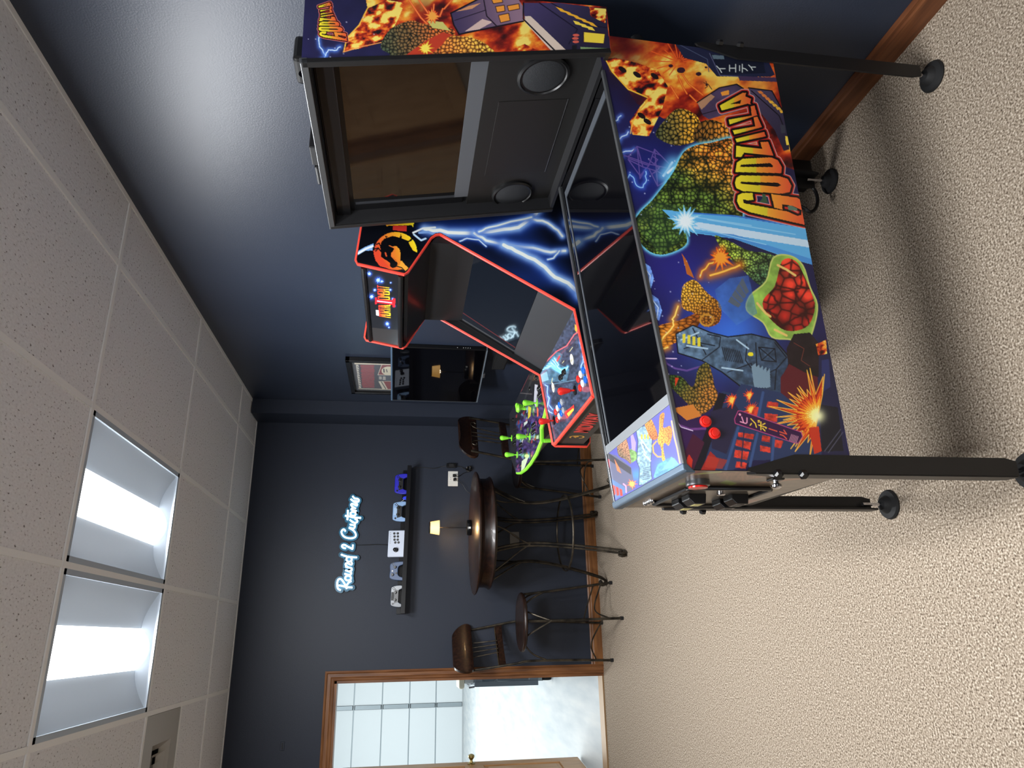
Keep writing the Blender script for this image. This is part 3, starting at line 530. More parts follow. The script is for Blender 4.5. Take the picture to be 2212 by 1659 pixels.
def stool(x, y, face, label):
    s = empty('bar_stool', (x, y, 0), face, label, 'stool', 'wrought-iron stools at the pub table')   # local +x is the way the sitter faces
    SZ = .715; q = MB(); n = 40; out = [((.205+.012*math.cos(2*a))*math.cos(a), (.212)*math.sin(a)) for a in np.linspace(0, 2*PI, n, endpoint=False)]
    rings = [(.9, .0), (1, .008), (1.02, .018), (1, .028), (.94, .034), (.8, .03), (.4, .026)]
    q.add([(px*k, py*k, SZ-.03+h) for k, h in rings for px, py in out], [(i*n+k, i*n+(k+1) % n, (i+1)*n+(k+1) % n, (i+1)*n+k) for i in range(len(rings)-1) for k in range(n)]+[tuple(range(n))[::-1], tuple(range((len(rings)-1)*n, len(rings)*n))]); q.build('seat', m_darkwood, s, smooth=True)
    for sy in (-1, 1):
        lg = MB().tube(smoothline([(.15, sy*.13, SZ-.03), (.17, sy*.145, .45), (.215, sy*.175, .02)], 6), .009, 8).build('leg', m_iron, s, smooth=True); MB().cyl((.215, sy*.175, 0), (.2148, sy*.175, .022), .013).build('foot', m_rubber, lg)
        for d in (-1, 1): MB().tube(smoothline([(.15+(.0 if d < 0 else -.1)*1, sy*(.13+(-.09 if d < 0 else .04)), SZ-.032), (.16-(.05 if d > 0 else 0), sy*(.137-(.05 if d < 0 else -.03)), .62), (.166, sy*.143, .52)], 5), .006, 6).build('seat_brace', m_iron, lg, smooth=True)
        bl = MB().tube(smoothline([(-.3, sy*.185, 1.11), (-.26, sy*.19, .93), (-.215, sy*.195, .74), (-.2, sy*.19, .66), (-.205, sy*.185, .4), (-.225, sy*.18, .02)], 6), .009, 8).build('leg', m_iron, s, smooth=True); MB().cyl((-.225, sy*.18, 0), (-.2249, sy*.18, .022), .013).build('foot', m_rubber, bl)
        MB().tube(smoothline([(-.12, sy*.1, SZ-.03), (-.16, sy*.16, .62), (-.205, sy*.187, .5)], 5), .006, 6).build('seat_brace', m_iron, bl, smooth=True)
        # scrolled outer spindle
        MB().tube(smoothline([(-.256, sy*.055, .86), (-.29, sy*.065, 1.03), (-.302, sy*.08, 1.085), (-.306, sy*.108, 1.1), (-.304, sy*.125, 1.08), (-.3, sy*.115, 1.06), (-.3, sy*.103, 1.068)], 5), .0045, 6).build('scroll_spindle', m_iron, s, smooth=True)
        MB().tube([(-.256, sy*.019, .86), (-.3, sy*.02, 1.1)], .0045, 6).build('spindle', m_iron, s, smooth=True)
    q = MB(); half = [(0, 1.19), (.05, 1.188), (.1, 1.196), (.135, 1.2), (.175, 1.18), (.208, 1.14), (.222, 1.1), (.214, 1.068), (.19, 1.052), (.165, 1.06), (.15, 1.085), (.135, 1.1), (.06, 1.102), (0, 1.102)]
    sm = smoothline([(a, 0, b_) for a, b_ in half], 3); o2_ = [(a, b_) for a, _, b_ in sm]+[(-a, b_) for a, _, b_ in sm[::-1][1:-1]]
    def bx_(a, b_, off): return (-.295-(b_-1.1)*.15-.03*(1-(a/.2)**2)+.02+off, a, b_)
    n = len(o2_); q.add([bx_(a, b_, -.011) for a, b_ in o2_]+[bx_(a, b_, .011) for a, b_ in o2_], [(i, (i+1) % n, n+(i+1) % n, n+i) for i in range(n)])
    m2 = len(sm); 
    for off in (0, n):
        for i in range(m2-1): 
            a0, a1 = i, i+1; b0, b1 = (n-i) % n, (n-i-1) % n
            if i == 0: q.f.append((off+0, off+1, off+n-1))
            elif a1 >= b1: pass
            else: q.f.append((off+a0, off+a1, off+b1, off+b0))
    q.build('crest_rail', m_darkwood, s, smooth=True)
    q = MB(); nn = 9; ys = np.linspace(-.185, .185, nn); vs = []
    for yv in ys:
        c_ = -.02*(1-(yv/.185)**2)
        for dx_, z in ((.003, .815), (.021, .815), (.012, .865), (-.006, .865)): vs.append((-.258+c_+dx_, yv, z))
    q.add(vs, [(i*4+k, i*4+(k+1) % 4, (i+1)*4+(k+1) % 4, (i+1)*4+k) for i in range(nn-1) for k in range(4)]+[(0, 1, 2, 3), ((nn-1)*4+3, (nn-1)*4+2, (nn-1)*4+1, (nn-1)*4)]); q.build('back_slat', m_darkwood, s)
    MB().tube([(-.256, y_, .868) for y_ in (-.185, .185)], .004, 6).build('slat_rod', m_iron, s)
    for pts_ in ([(.205, -.172, .09), (.12, 0, .16), (.205, .172, .09)], [(-.222, -.18, .13), (-.1, -.13, .18), (.19, -.165, .15)], [(-.222, .18, .13), (-.1, .13, .18), (.19, .165, .15)]): MB().tube(smoothline(pts_, 8), .0055, 6).build('stretcher', m_iron, s, smooth=True)
    return s
stool(.10, 5.515, math.radians(-49), 'dark wood and iron bar stool beside the doorway, left of pub table')
stool(1.325, 5.53, math.radians(121), 'dark wood and iron bar stool right of the pub table, near the corner')
# ================================================================= FOUR-PLAYER PEDESTAL
PZ = .905
pd = empty('arcade_pedestal', (0, 0, 0), 0, 'four-player arcade control pedestal with lime green edge and joysticks', 'arcade machine')
far = [(1.44, 4.585), (1.105, 4.56), (1.057, 4.376), (.972, 4.35)]; ol = [(1.43, 4.585), (1.12, 4.565), (.975, 4.36), (.945, 4.22), (.925, 4.03), (.922, 3.86), (.932, 3.68), (.962, 3.535), (1.03, 3.53), (1.075, 3.42), (1.14, 3.3), (1.43, 3.3)]
far = ol[:2]; pl_ = ol
MB().prism([(x, y, PZ-.02) for x, y in pl_], (0, 0, .02)).build('panel_board', m_black, pd)
q = MB().tube([(x, y, PZ-.011) for x, y in pl_[2:11]], .0115, 8); q.build('green_edge', m_green, pd, smooth=True)
body = [(1.43, 4.5), (1.16, 4.48), (1.03, 4.3), (1.0, 4.03), (.99, 3.7), (1.0, 3.56), (1.08, 3.53), (1.1, 3.46), (1.43, 3.46)]
q = MB(); top = [(x, y, PZ-.022) for x, y in [(1.43, 4.56), (1.13, 4.54), (.99, 4.35), (.944, 4.03), (.942, 3.7), (.972, 3.55), (1.045, 3.53), (1.09, 3.42), (1.43, 3.4)]]; bot = [(x, y, PZ-.2) for x, y in [(1.43, 4.3), (1.25, 4.28), (1.2, 4.2), (1.16, 4.03), (1.14, 3.85), (1.14, 3.7), (1.16, 3.62), (1.2, 3.58), (1.43, 3.58)]]; n = len(top)
q.add(top+bot, [tuple(range(n)), tuple(range(n, 2*n))[::-1]]+[(i, (i+1) % n, n+(i+1) % n, n+i) for i in range(n)]); q.build('control_box', m_blacks, pd)
MB().tube([(.962, 3.535, PZ-.02), (.968, 3.537, PZ-.1)], .011, 8).build('green_corner', m_green, pd)
MB().box((1.2, 3.64, .03), (1.5, 4.22, PZ-.19)).build('column', m_blacks, pd, bevel=.005); MB().box((1.1, 3.6, 0), (1.52, 4.26, .05)).build('foot_box', m_blacks, pd, bevel=.005)
MB().tube([(1.14, 3.85, PZ-.2), (1.16, 4.03, PZ-.2), (1.2, 4.2, PZ-.2)], .006, 6).build('lower_green_edge', m_green, pd)
# printed overlay on the panel
A = Art([(.93, 4.56, PZ+.0006), (.93, 3.3, PZ+.0006), (1.43, 3.3, PZ+.0006), (1.43, 4.585, PZ+.0006)], 330, 150, wm(pd), (38, 38, 42))
Z6 = lambda *p: [(1080+p[i]/6.38, 780+p[i+1]/6.38) for i in range(0, len(p), 2)]
i = A.fill(Z6(230, 900, 360, 620, 520, 480, 640, 640, 620, 1150, 300, 1560, 215, 1560), (58, 46, 84), ns=.9, sc=6)
g_ = np.random.default_rng(9)
for k in range(60):
    cx, cy = g_.uniform(215, 520), g_.uniform(560, 1500); c_ = [(150, 70, 120), (90, 120, 60), (200, 170, 60), (60, 90, 150), (120, 160, 190), (170, 60, 60), (210, 210, 200)][g_.integers(7)]
    A.fill(Z6(cx, cy, cx+g_.uniform(8, 30), cy+g_.uniform(-30, 0), cx+g_.uniform(5, 30), cy+g_.uniform(20, 70), cx-g_.uniform(0, 15), cy+g_.uniform(10, 60)), c_, .75)
A.fill(Z6(480, 320, 520, 330, 520, 560, 490, 640, 465, 560), (190, 190, 200)); A.fill(Z6(390, 620, 430, 640, 420, 760, 385, 800), (206, 190, 60)); A.fill(Z6(505, 620, 530, 660, 530, 760, 510, 770), (222, 96, 74))
A.fill(Z6(330, 850, 380, 820, 380, 850, 330, 900), (200, 210, 205)); A.fill(Z6(300, 1380, 400, 1300, 330, 1500, 290, 1530), (210, 226, 190)); A.ell(*Z6(370, 1310)[0], 5, 4, (196, 226, 150)); A.fill(Z6(215, 1530, 300, 1530, 260, 1560, 215, 1560), (214, 210, 222))
A.line(Z6(400, 190, 290, 420), 1.2, (130, 60, 66)); A.line(Z6(270, 440, 440, 455), .8, (150, 140, 140))
# keep print inside the board outline
A2 = A; inside = np.zeros(len(A.P), bool); x, y = A.P[:, 0], A.P[:, 1]
for k in range(len(pl_)):
    (x0, y0), (x1, y1) = pl_[k-1], pl_[k]
    if y0 != y1: inside ^= ((y0 > y) != (y1 > y)) & (x < (x1-x0)*(y-y0)/(y1-y0)+x0)
op = A.build('panel_print', pd, .25, coat=.5)
bm_ = bmesh.new(); bm_.from_mesh(op.data); bm_.verts.ensure_lookup_table(); bmesh.ops.delete(bm_, geom=[bm_.verts[k] for k in np.nonzero(~inside)[0]], context='VERTS'); bm_.to_mesh(op.data); bm_.free()
def joystick(parent, x, y, z, m, h=.075, tilt=(0, 0), disc=None, name='joystick'):
    ax = Vector((tilt[0], tilt[1], 1))
    q = MB().lathe([(.004, .004), (.0045, h*.34), (.008, h*.3), (.0105, h*.45), (.0155, h*.76), (.017, h*.88), (.013, h*1.01), (.004, h*1.06)], (x, y, z), ax, 20).build(name, m, parent, smooth=True)
    MB().lathe([(.021, .0005), (.021, .0025), (.006, .004)], (x, y, z), ax, 20).build('dust_washer', disc or m, q, smooth=True); return q
def button(parent, x, y, z, m, r=.0145, n=(0, 0, 1), name='push_button'):
    return MB().lathe([(r, 0), (r, .0035), (r*.86, .0055), (r*.72, .0055), (r*.7, .004), (r*.66, .0075), (.0, .0085)], (x, y, z), n, 18).build(name, m, parent, smooth=True)
for x, y in ((1.237, 4.493), (1.063, 3.821), (1.072, 4.284), (1.181, 3.573)): joystick(pd, x, y, PZ+.0007, m_green)
joystick(pd, 1.30, 3.99, PZ+.0007, m_green, .05); MB().lathe([(.0, 0), (.02, .002), (.026, .012), (.02, .024), (0, .028)], (1.27, 3.95, PZ+.03), (0, 0, 1), 20).build('trackball_knob', m_green, pd, smooth=True); MB().cyl((1.27, 3.95, PZ), (1.27, 3.95, PZ+.034), .01).build('knob_post', m_green, pd)
for cx, cy in ((1.073, 3.70), (1.19, 4.40), (1.078, 4.15), (1.22, 3.50)):
    for a in (-.02, .02):
        for b_ in (-.036, 0, .036): button(pd, cx+a+b_*.15, cy+b_-.01, PZ+.0007, m_plastic, .0135)
for x, y in ((1.337, 4.186), (1.339, 4.414), (1.332, 3.776), (1.327, 3.569)): button(pd, x, y, PZ+.0007, m_plastic, .013)
# ================================================================= UPRIGHT FIGHTING GAME CABINET
Y0, Y1 = 2.5, 3.275
mk = empty('upright_arcade_cabinet', (0, 0, 0), 0, 'upright black fighting arcade cabinet with red edges and lightning side art', 'arcade machine')
side = [(1.79, 1.79), (1.549, 1.797), (1.395, 1.811), (1.382, 1.806), (1.347, 1.625), (1.356, 1.615), (1.515, 1.527), (1.532, 1.508), (1.536, 1.487), (1.228, .947), (.872, .893), (.866, .885), (.866, .727), (.885, .715), (1.02, .70), (1.12, .1), (1.12, .0), (1.79, 0)]
for y, nm in ((Y0, 1), (Y1, -1)):
    sp = MB().prism([(x, y, z) for x, z in side], (0, nm*.018, 0)).build('side_panel', m_black, mk)
    ed = side[1:16]; q = MB()
    dense = [(x, y+nm*.009, z) for x, z in ed]; vs = []
    q.tube(dense, .0085, 8); q.build('red_edge', m_tred, sp, smooth=True)
W0, W1 = Y0+.018, Y1-.018
MB().box((1.5, W0, .02), (1.76, W1, 1.77)).build('inner_cabinet', m_black, mk)
# marquee
MB().prism([(1.40, W0, 1.79), (1.378, W0, 1.79), (1.362, W0, 1.63), (1.40, W0, 1.63)], (0, W1-W0, 0)).build('marquee_box', m_black, mk)
mq = lambda t_: (1.384-.031*t_-.002, 1.795-.165*t_)
for t_ in (.06, .94):
    xx, zz = mq(t_); MB().tube([(xx-.004, W0+.004, zz), (xx-.004, W1-.004, zz)], .011, 8).build('marquee_retainer', m_blacks, mk, smooth=True)
MB().prism([(1.5, W0, 1.79), (1.395, W0, 1.795), (1.395, W0, 1.785), (1.5, W0, 1.78)], (0, W1-W0, 0)).build('top_panel', m_black, mk)
MB().prism([(1.53, W0, 1.505), (1.53, W0, 1.52), (1.37, W0, 1.625), (1.37, W0, 1.61)], (0, W1-W0, 0)).build('speaker_board', m_blacks, mk)
xa, za = mq(.13); xb, zb = mq(.87)
A = Art([(xa-.004, W1-.004, za), (xa-.004, W0+.004, za), (xb-.004, W0+.004, zb), (xb-.004, W1-.004, zb)], 340, 80, wm(mk), (26, 27, 31))
Q5 = lambda *p: [(740+p[i]/5.185, 470+p[i+1]/5.185) for i in range(0, len(p), 2)]
A.fill(Q5(300, 1230, 620, 1260, 620, 1440, 300, 1400), (44, 42, 42))
for cx, cy, r_ in ((300, 630, 30), (400, 700, 40), (440, 715, 22), (540, 730, 12), (325, 885, 34), (360, 810, 20), (535, 810, 18), (500, 1190, 30), (520, 1230, 14), (560, 910, 16), (580, 990, 14)):
    p_ = Q5(cx, cy)[0]; A.blob(p_[0], p_[1], r_/5, (60, 96, 214), .8); A.burst(p_[0], p_[1], r_/4.5, 7, int(cx), ((60, 100, 220), (150, 190, 250)), rim=None)
def seglet(A, T, s, c0, c1, w=1.4):          # T(u,v)->px, glyph strokes on a 0..1 cell per letter
    G = {'M': [(0, 0, 0, 1, .5, .5, 1, 1, 1, 0)], 'O': [(0, .1, 0, .9, .2, 1, .8, 1, 1, .9, 1, .1, .8, 0, .2, 0, 0, .1)], 'R': [(0, 0, 0, 1, .9, 1, 1, .8, .9, .55, 0, .5), (.4, .5, 1, 0)], 'T': [(0, 1, 1, 1), (.5, 1, .5, 0)],
         'A': [(0, 0, .3, 1, .7, 1, 1, 0), (.15, .4, .85, .4)], 'L': [(0, 1, 0, 0, 1, 0)], 'K': [(0, 0, 0, 1), (1, 1, .1, .5, 1, 0)], 'B': [(0, 0, 0, 1, .9, 1, 1, .75, .8, .5, 1, .25, .9, 0, 0, 0), (0, .5, .8, .5)], 'I': [(.5, 0, .5, 1)], 'D': [(0, 0, 0, 1, .7, 1, 1, .8, 1, .2, .7, 0, 0, 0)], 'W': [(0, 1, .25, 0, .5, .6, .75, 0, 1, 1)], 'Y': [(0, 1, .5, .5, 1, 1), (.5, .5, .5, 0)]}
    n_ = len(s); i_all = []
    for k, ch in enumerate(s):
        for st in G.get(ch, []):
            for j in range(0, len(st)-2, 2):
                for m_ in range(4):
                    u0, v0 = st[j]+(st[j+2]-st[j])*m_/4, st[j+1]+(st[j+3]-st[j+1])*m_/4; u1, v1 = st[j]+(st[j+2]-st[j])*(m_+1)/4, st[j+1]+(st[j+3]-st[j+1])*(m_+1)/4
                    vm = (v0+v1)/2; c_ = np.array(c1)*vm+np.array(c0)*(1-vm); A.line([T((k+.12+.76*u0)/n_, v0), T((k+.12+.76*u1)/n_, v1)], w, c_)
def bil(p00, p10, p01, p11): # u along text, v up
    return lambda u, v_: tuple(np.array(p00)*(1-u)*(1-v_)+np.array(p10)*u*(1-v_)+np.array(p01)*(1-u)*v_+np.array(p11)*u*v_)
def boltfill(polys): pass
yv, rd = (250, 214, 40), (226, 44, 40)
T1 = bil(*Q5(535, 1125), *Q5(530, 962), *Q5(412, 1105), *Q5(405, 962)); seglet(A, T1, 'MORTAL', yv, rd, 1.5); T2 = bil(*Q5(528, 952), *Q5(520, 772), *Q5(402, 952), *Q5(392, 755)); seglet(A, T2, 'KOMBAT', yv, rd, 1.5)
A.fill([Q5(362, 895, 385, 895, 385, 915, 560, 925, 560, 905, 590, 905, 590, 1005, 562, 1005, 562, 980, 385, 955, 385, 970, 365, 970)], (206, 36, 44)); A.line(Q5(390, 935, 548, 955), 2, (190, 205, 250)); A.fill(Q5(372, 1035, 404, 1038, 408, 1100, 376, 1095), (225, 225, 230))
A.build('marquee_art', mk, .18, emit=.25); 
# screen and bezel (recessed between the sides)
dS = np.array([1.232-1.534, .947-1.487]); dS /= np.linalg.norm(dS); nS = np.array([dS[1], -dS[0]]); nS = nS if nS[0] > 0 else -nS      # into the cabinet
def sp_(t_, dep, y): p_ = np.array([1.534, 1.487])+dS*t_+nS*dep; return (p_[0], y, p_[1])
L_ = .615
MB().add([sp_(-.0, .05, W0), sp_(-.0, .05, W1), sp_(L_+.02, .02, W1), sp_(L_+.02, .02, W0)], [(0, 1, 2, 3)]).build('screen_bezel', mat('bezel_black', (42, 43, 46), .45), mk)
MB().add([sp_(.07, .0445, W0+.035), sp_(.07, .0445, W1-.035), sp_(.45, .0265, W1-.035), sp_(.45, .0265, W0+.035)], [(0, 1, 2, 3)]).build('screen', mat('crt_glass', (16, 20, 27), .035, spec=.6), mk)
MB().prism([sp_(.0, .05, W0), sp_(.0, .03, W0), (1.52, W0, 1.515), (1.535, W0, 1.52)], (0, W1-W0, 0)).build('upper_bezel', m_black, mk)
for yy in (W0+.0005, W1-.012): MB().prism([sp_(.07, .047, yy), sp_(.45, .029, yy), sp_(.45, .018, yy), sp_(.07, .036, yy)], (0, .0115, 0)).build('bezel_rail', m_blacks, mk)
# control deck
MB().prism([(1.235, W0, .93), (.874, W0, .876), (.874, W0, .745), (1.0, W0, .735), (1.235, W0, .8)], (0, W1-W0, 0)).build('control_box', mat('box_grey', (60, 57, 53), .5), mk)
MB().tube([(.868, W0, .889), (.868, W1, .889)], .009, 8).build('front_edge', m_tred, mk, smooth=True)
MB().box((.99, W0+.03, .0), (1.5, W1-.03, .76)).build('lower_body', m_black, mk); 
pz = lambda x: .95-(1.229-x)*.058/.359-.004
A = Art([(.876, W1, pz(.876)), (.876, W0, pz(.876)), (1.232, W0, pz(1.232)), (1.232, W1, pz(1.232))], 420, 200, wm(mk), (52, 60, 78))
V = lambda *p: [(1050+p[i]/4.88, 700+p[i+1]/4.88) for i in range(0, len(p), 2)]
nz = fbm(A.X, A.Y, 5, 4, 11); A.c *= (.45+1.15*nz)[:, None]
A.fill(V(560, 540, 740, 290, 810, 320, 770, 420, 880, 480, 850, 600, 720, 610, 560, 640), (110, 190, 222), .35, ns=.5, sc=8)
for k in range(7): A.bolt(V(600+k*20, 480-k*20, 680+k*22, 440+k*10, 790+k*12, 520-k*12), 1.5, (190, 240, 250), (90, 180, 220), k, gw=2)
A.line(V(570, 625, 720, 630, 940, 590), 1.6, (96, 128, 148)); A.fill(V(560, 540, 640, 500, 660, 590, 560, 620), (150, 200, 214), .7)
for q_ in ((1000, 60, 990, 200, 1030, 280, 1020, 400, 1000, 460), (1030, 400, 1060, 420), (620, 640, 650, 760, 700, 900), (650, 760, 640, 900, 700, 940)): A.bolt(V(*q_), 1.6, (170, 210, 240), (80, 120, 190), 3, gw=2.4)
A.line(V(640, 390, 740, 290, 850, 230, 930, 110, 990, 70), 2.6, (206, 96, 104)); A.fill(V(740, 390, 770, 330, 785, 340, 750, 400), (206, 60, 66))
A.fill(V(820, 930, 890, 880, 925, 850, 930, 890, 900, 950, 850, 1000), (190, 50, 44)); A.fill(V(850, 945, 920, 885, 925, 905, 870, 975), (240, 190, 70)); A.ell(*V(815, 980)[0], 9, 5, (150, 80, 92), a=.6); A.ell(*V(1055, 690)[0], 11, 6, (150, 80, 92), a=.6)
A.fill(V(935, 0, 965, 30, 955, 90, 935, 60), (222, 160, 60)); A.fill(V(700, 640, 690, 600, 720, 640), (200, 190, 150), .5); 
for q_ in ((880, 290, 912, 245), (690, 620, 700, 570), (805, 410, 820, 390)): A.line(V(*q_), 1.4, (200, 190, 140))
A.build('control_art', mk, .3, coat=.4)
NP = (-.16, 0, 1)
for x, y in ((1.086, 2.69), (1.094, 3.07)):
    q = MB().lathe([(.023, 0), (.023, .0012)], (x, y, pz(x)+.0005), NP, 28).build('move_list_disc', m_cream, mk)
    for k in (-.01, 0, .01): MB().box((x-.012, y+k-.0015, pz(x)+.002), (x+.012, y+k+.0015, pz(x)+.0026)).build('disc_stripe', mat('stripe_grey', (170, 166, 150), .5), q)
for k in range(4): button(mk, 1.082+.006*(k % 2), 2.825+.032*k, pz(1.085), m_plastic, .0135, NP)
for yb in (2.66, 3.112):
    for k, m_ in enumerate((m_red, m_white, m_blue, m_clear)):
        for x in ((.992, .953) if k else (.988, .95)): button(mk, x, yb-.046*k, pz(x), m_, .0155, NP)
for y, x in ((2.74, .967), (3.175, .965)): joystick(mk, x, y, pz(x)+.001, m_red, .07, (-.1, 0), m_plastic)
text('brand_lettering', 'MIDWAY', mat('midway_red', (212, 66, 60), .45), mk, .092, frame_m((.8725, 2.905, .806), (0, -1, 0), (0, 0, 1)), sx=.78, bold=.0022)
q = MB(); n = 30
q.add([(.8728, 3.13+r*math.cos(t_)*(.8), .808+r*math.sin(t_)) for t_ in np.linspace(.9, 2*PI-.5, n) for r in (.028, .036)], [(2*k, 2*k+1, 2*k+3, 2*k+2) for k in range(n-1)]); q.add([(.8728, 3.13+a, .808+b_) for a, b_ in ((-.012, .02), (-.02, .0), (-.005, -.01), (.004, .004), (.016, .0), (.004, .014))], [(0, 1, 2, 3, 4, 5)]); q.build('dragon_ring_emblem', mat('emblem_gold', (214, 160, 70), .4), mk)
# side art
def mk_side():
    e = .0012
    A = Art([(1.0, Y0-e, .70), (1.785, Y0-e, .0), (1.785, Y0-e, 1.79), (1.0, Y0-e, 1.81)], 10, 10, wm(mk), (8, 10, 20))
    # grid in x,z then trimmed to the outline
    A = Art([(.87, Y0-e, .0), (1.786, Y0-e, .0), (1.786, Y0-e, 1.81), (.87, Y0-e, 1.81)], 460, 700, wm(mk), (8, 10, 18)); 
    Ps = np.array(side); x, z = A.P[:, 0], A.P[:, 2]; ins = np.zeros(len(x), bool)
    for k in range(len(side)):
        (x0, z0), (x1, z1) = side[k-1], side[k]
        if z0 != z1: ins ^= ((z0 > z) != (z1 > z)) & (x < (x1-x0)*(z-z0)/(z1-z0)+x0)
    B = lambda *p: [(740+p[i]/3.16, 450+p[i+1]/3.16) for i in range(0, len(p), 2)]
    for q_ in ((700, 100, 1000, 130, 1250, 60), (700, 250, 1000, 420, 1250, 560), (1250, 200, 1450, 420), (1200, 480, 1350, 470), (1700, 100, 1900, 300), (2100, 200, 2400, 300)): A.glow(B(*q_), 32, (24, 48, 120), .55)
    def big(*a, w=13, s=1): P_ = B(*a); A.glow(P_, w*1.5, (40, 80, 190), .8); A.glow(P_, w*.8, (150, 190, 240), .85); A.bolt(P_, w*.62, (240, 246, 240), (150, 190, 240), s, jit=.12, gw=1.2)
    big(560, 140, 720, 165, 930, 165, 1060, 150, 1200, 130, 1290, 70, 1330, 20, w=11); big(900, 170, 980, 220, 1130, 250, 1300, 270, 1420, 300, 1520, 290, w=8); big(1100, 250, 1180, 290, 1310, 350, 1380, 400, 1450, 470, 1540, 510, 1620, 590, w=12)
    big(1290, 70, 1400, 100, 1470, 150, 1500, 190, w=7); big(930, 160, 1000, 130, 1150, 90, 1290, 60, w=5); big(1480, 290, 1440, 340, 1400, 350, w=3); big(800, 225, 850, 205, 930, 215, 980, 260, w=2); big(1620, 590, 1760, 640, 1900, 760, w=12); big(1540, 100, 1750, 120, 1960, 60, 2100, 150, w=12); big(1600, 260, 1800, 180, 1950, 60, w=9)
    A.fill(Q5(780, 170, 900, 100, 1037, 100, 1037, 180, 950, 250, 880, 265), (150, 190, 232), .0); A.line(Q5(790, 170, 900, 120, 1037, 110), 4, (236, 244, 246)); A.line(Q5(800, 190, 880, 255, 930, 235), 4, (190, 220, 246)); A.line(Q5(860, 170, 960, 160, 1037, 190), 5, (120, 160, 220))
    A.fill(Q5(175, 375, 250, 330, 345, 290, 335, 370, 260, 370, 165, 425), (130, 176, 232)); A.line(Q5(175, 400, 260, 350, 338, 320), 4.5, (240, 248, 255))
    # dragon roundel
    cx, cy = Q5(595, 375)[0]; n = 40
    outer = [(cx+r1*math.cos(t_), cy+r2*math.sin(t_)) for t_ in np.linspace(0, 2*PI, 40) for r1, r2 in ((46, 41),)]
    A.fill(outer, (228, 70, 46), col2=(250, 232, 40), p0=Q5(400, 450)[0], p1=Q5(830, 260)[0])
    blk = (8, 9, 14)
    A.fill(Q5(435, 270, 470, 235, 560, 205, 640, 225, 655, 180, 665, 235, 710, 250, 735, 262, 780, 225, 775, 262, 740, 275, 760, 320, 790, 370, 900, 420, 800, 620, 735, 570, 670, 530, 648, 480, 650, 400, 635, 350, 600, 318, 560, 325, 575, 345, 570, 375, 540, 400, 550, 430, 600, 480, 620, 520, 600, 555, 560, 565, 530, 545, 535, 510, 490, 480, 455, 455, 430, 440, 430, 380, 420, 330), blk)
    A.fill(Q5(345, 370, 385, 375, 415, 400, 420, 440, 460, 490, 530, 560, 480, 560, 420, 545, 370, 480, 352, 420), (230, 76, 48)); 
    for q_ in ((380, 300, 410, 285, 430, 330), (365, 350, 400, 340, 430, 380), (370, 375, 395, 350)): A.line(Q5(*q_), 2.4, blk)
    A.fill(Q5(660, 480, 700, 530, 740, 565, 700, 600, 640, 560, 600, 550, 640, 530), (246, 170, 60)); A.line(Q5(610, 545, 660, 560, 700, 600), 2, blk); A.line(Q5(480, 395, 490, 430), 3, (230, 90, 50)); A.line(Q5(500, 215, 480, 208, 497, 240), 1.6, blk)
    A.line(Q5(525, 315, 590, 345, 585, 380, 545, 430, 600, 490), 2, (240, 120, 50))
    A.fill(Q5(485, 80, 500, 70, 780, 52, 798, 58, 792, 112, 772, 85, 520, 90, 492, 98), (230, 150, 40), col2=(250, 226, 40), p0=Q5(480, 90)[0], p1=Q5(800, 80)[0]); A.fill(Q5(568, 90, 722, 92, 720, 155, 566, 142), (206, 52, 44))
    o = A.build('side_art', bpy.data.objects['side_panel'], .28)
    b_ = bmesh.new(); b_.from_mesh(o.data); b_.verts.ensure_lookup_table(); bmesh.ops.delete(b_, geom=[b_.verts[k] for k in np.nonzero(~ins)[0]], context='VERTS'); b_.to_mesh(o.data); b_.free()
mk_side()
# ================================================================= PINBALL MACHINE
TH = math.radians(-1.3)
pb = empty('pinball_machine', (.363, 1.57, 0), TH, 'pinball machine with fiery city and energy-beam art on its side', 'pinball machine')
CW = .588; LNG = 1.275
pm = wm(pb)
prof = [(0, .513), (1.26, .548), (1.277, 1.045), (1.15, 1.05), (0, .92)]
MB().prism([(x, 0, z) for x, z in prof], (0, CW, 0)).build('cabinet', m_black, pb)
gz = lambda u: .944+.117*u
A = Art([(.0, -.0015, .513), (1.26, -.0015, .548), (1.277, -.0015, 1.092), (0, -.0015, .944)], 860, 400, pm, (28, 26, 66))
C2 = lambda *p: [(1180+p[i]/3.16, 60+p[i+1]/3.16) for i in range(0, len(p), 2)]
C3 = lambda *p: [(1180+p[i]/3.16, 500+p[i+1]/3.16) for i in range(0, len(p), 2)]
C1 = lambda *p: [(640+p[i]/3.16, 0+p[i+1]/3.16) for i in range(0, len(p), 2)]
GZ = lambda *p: [(1520+p[i]/4.74, 150+p[i+1]/4.74) for i in range(0, len(p), 2)]
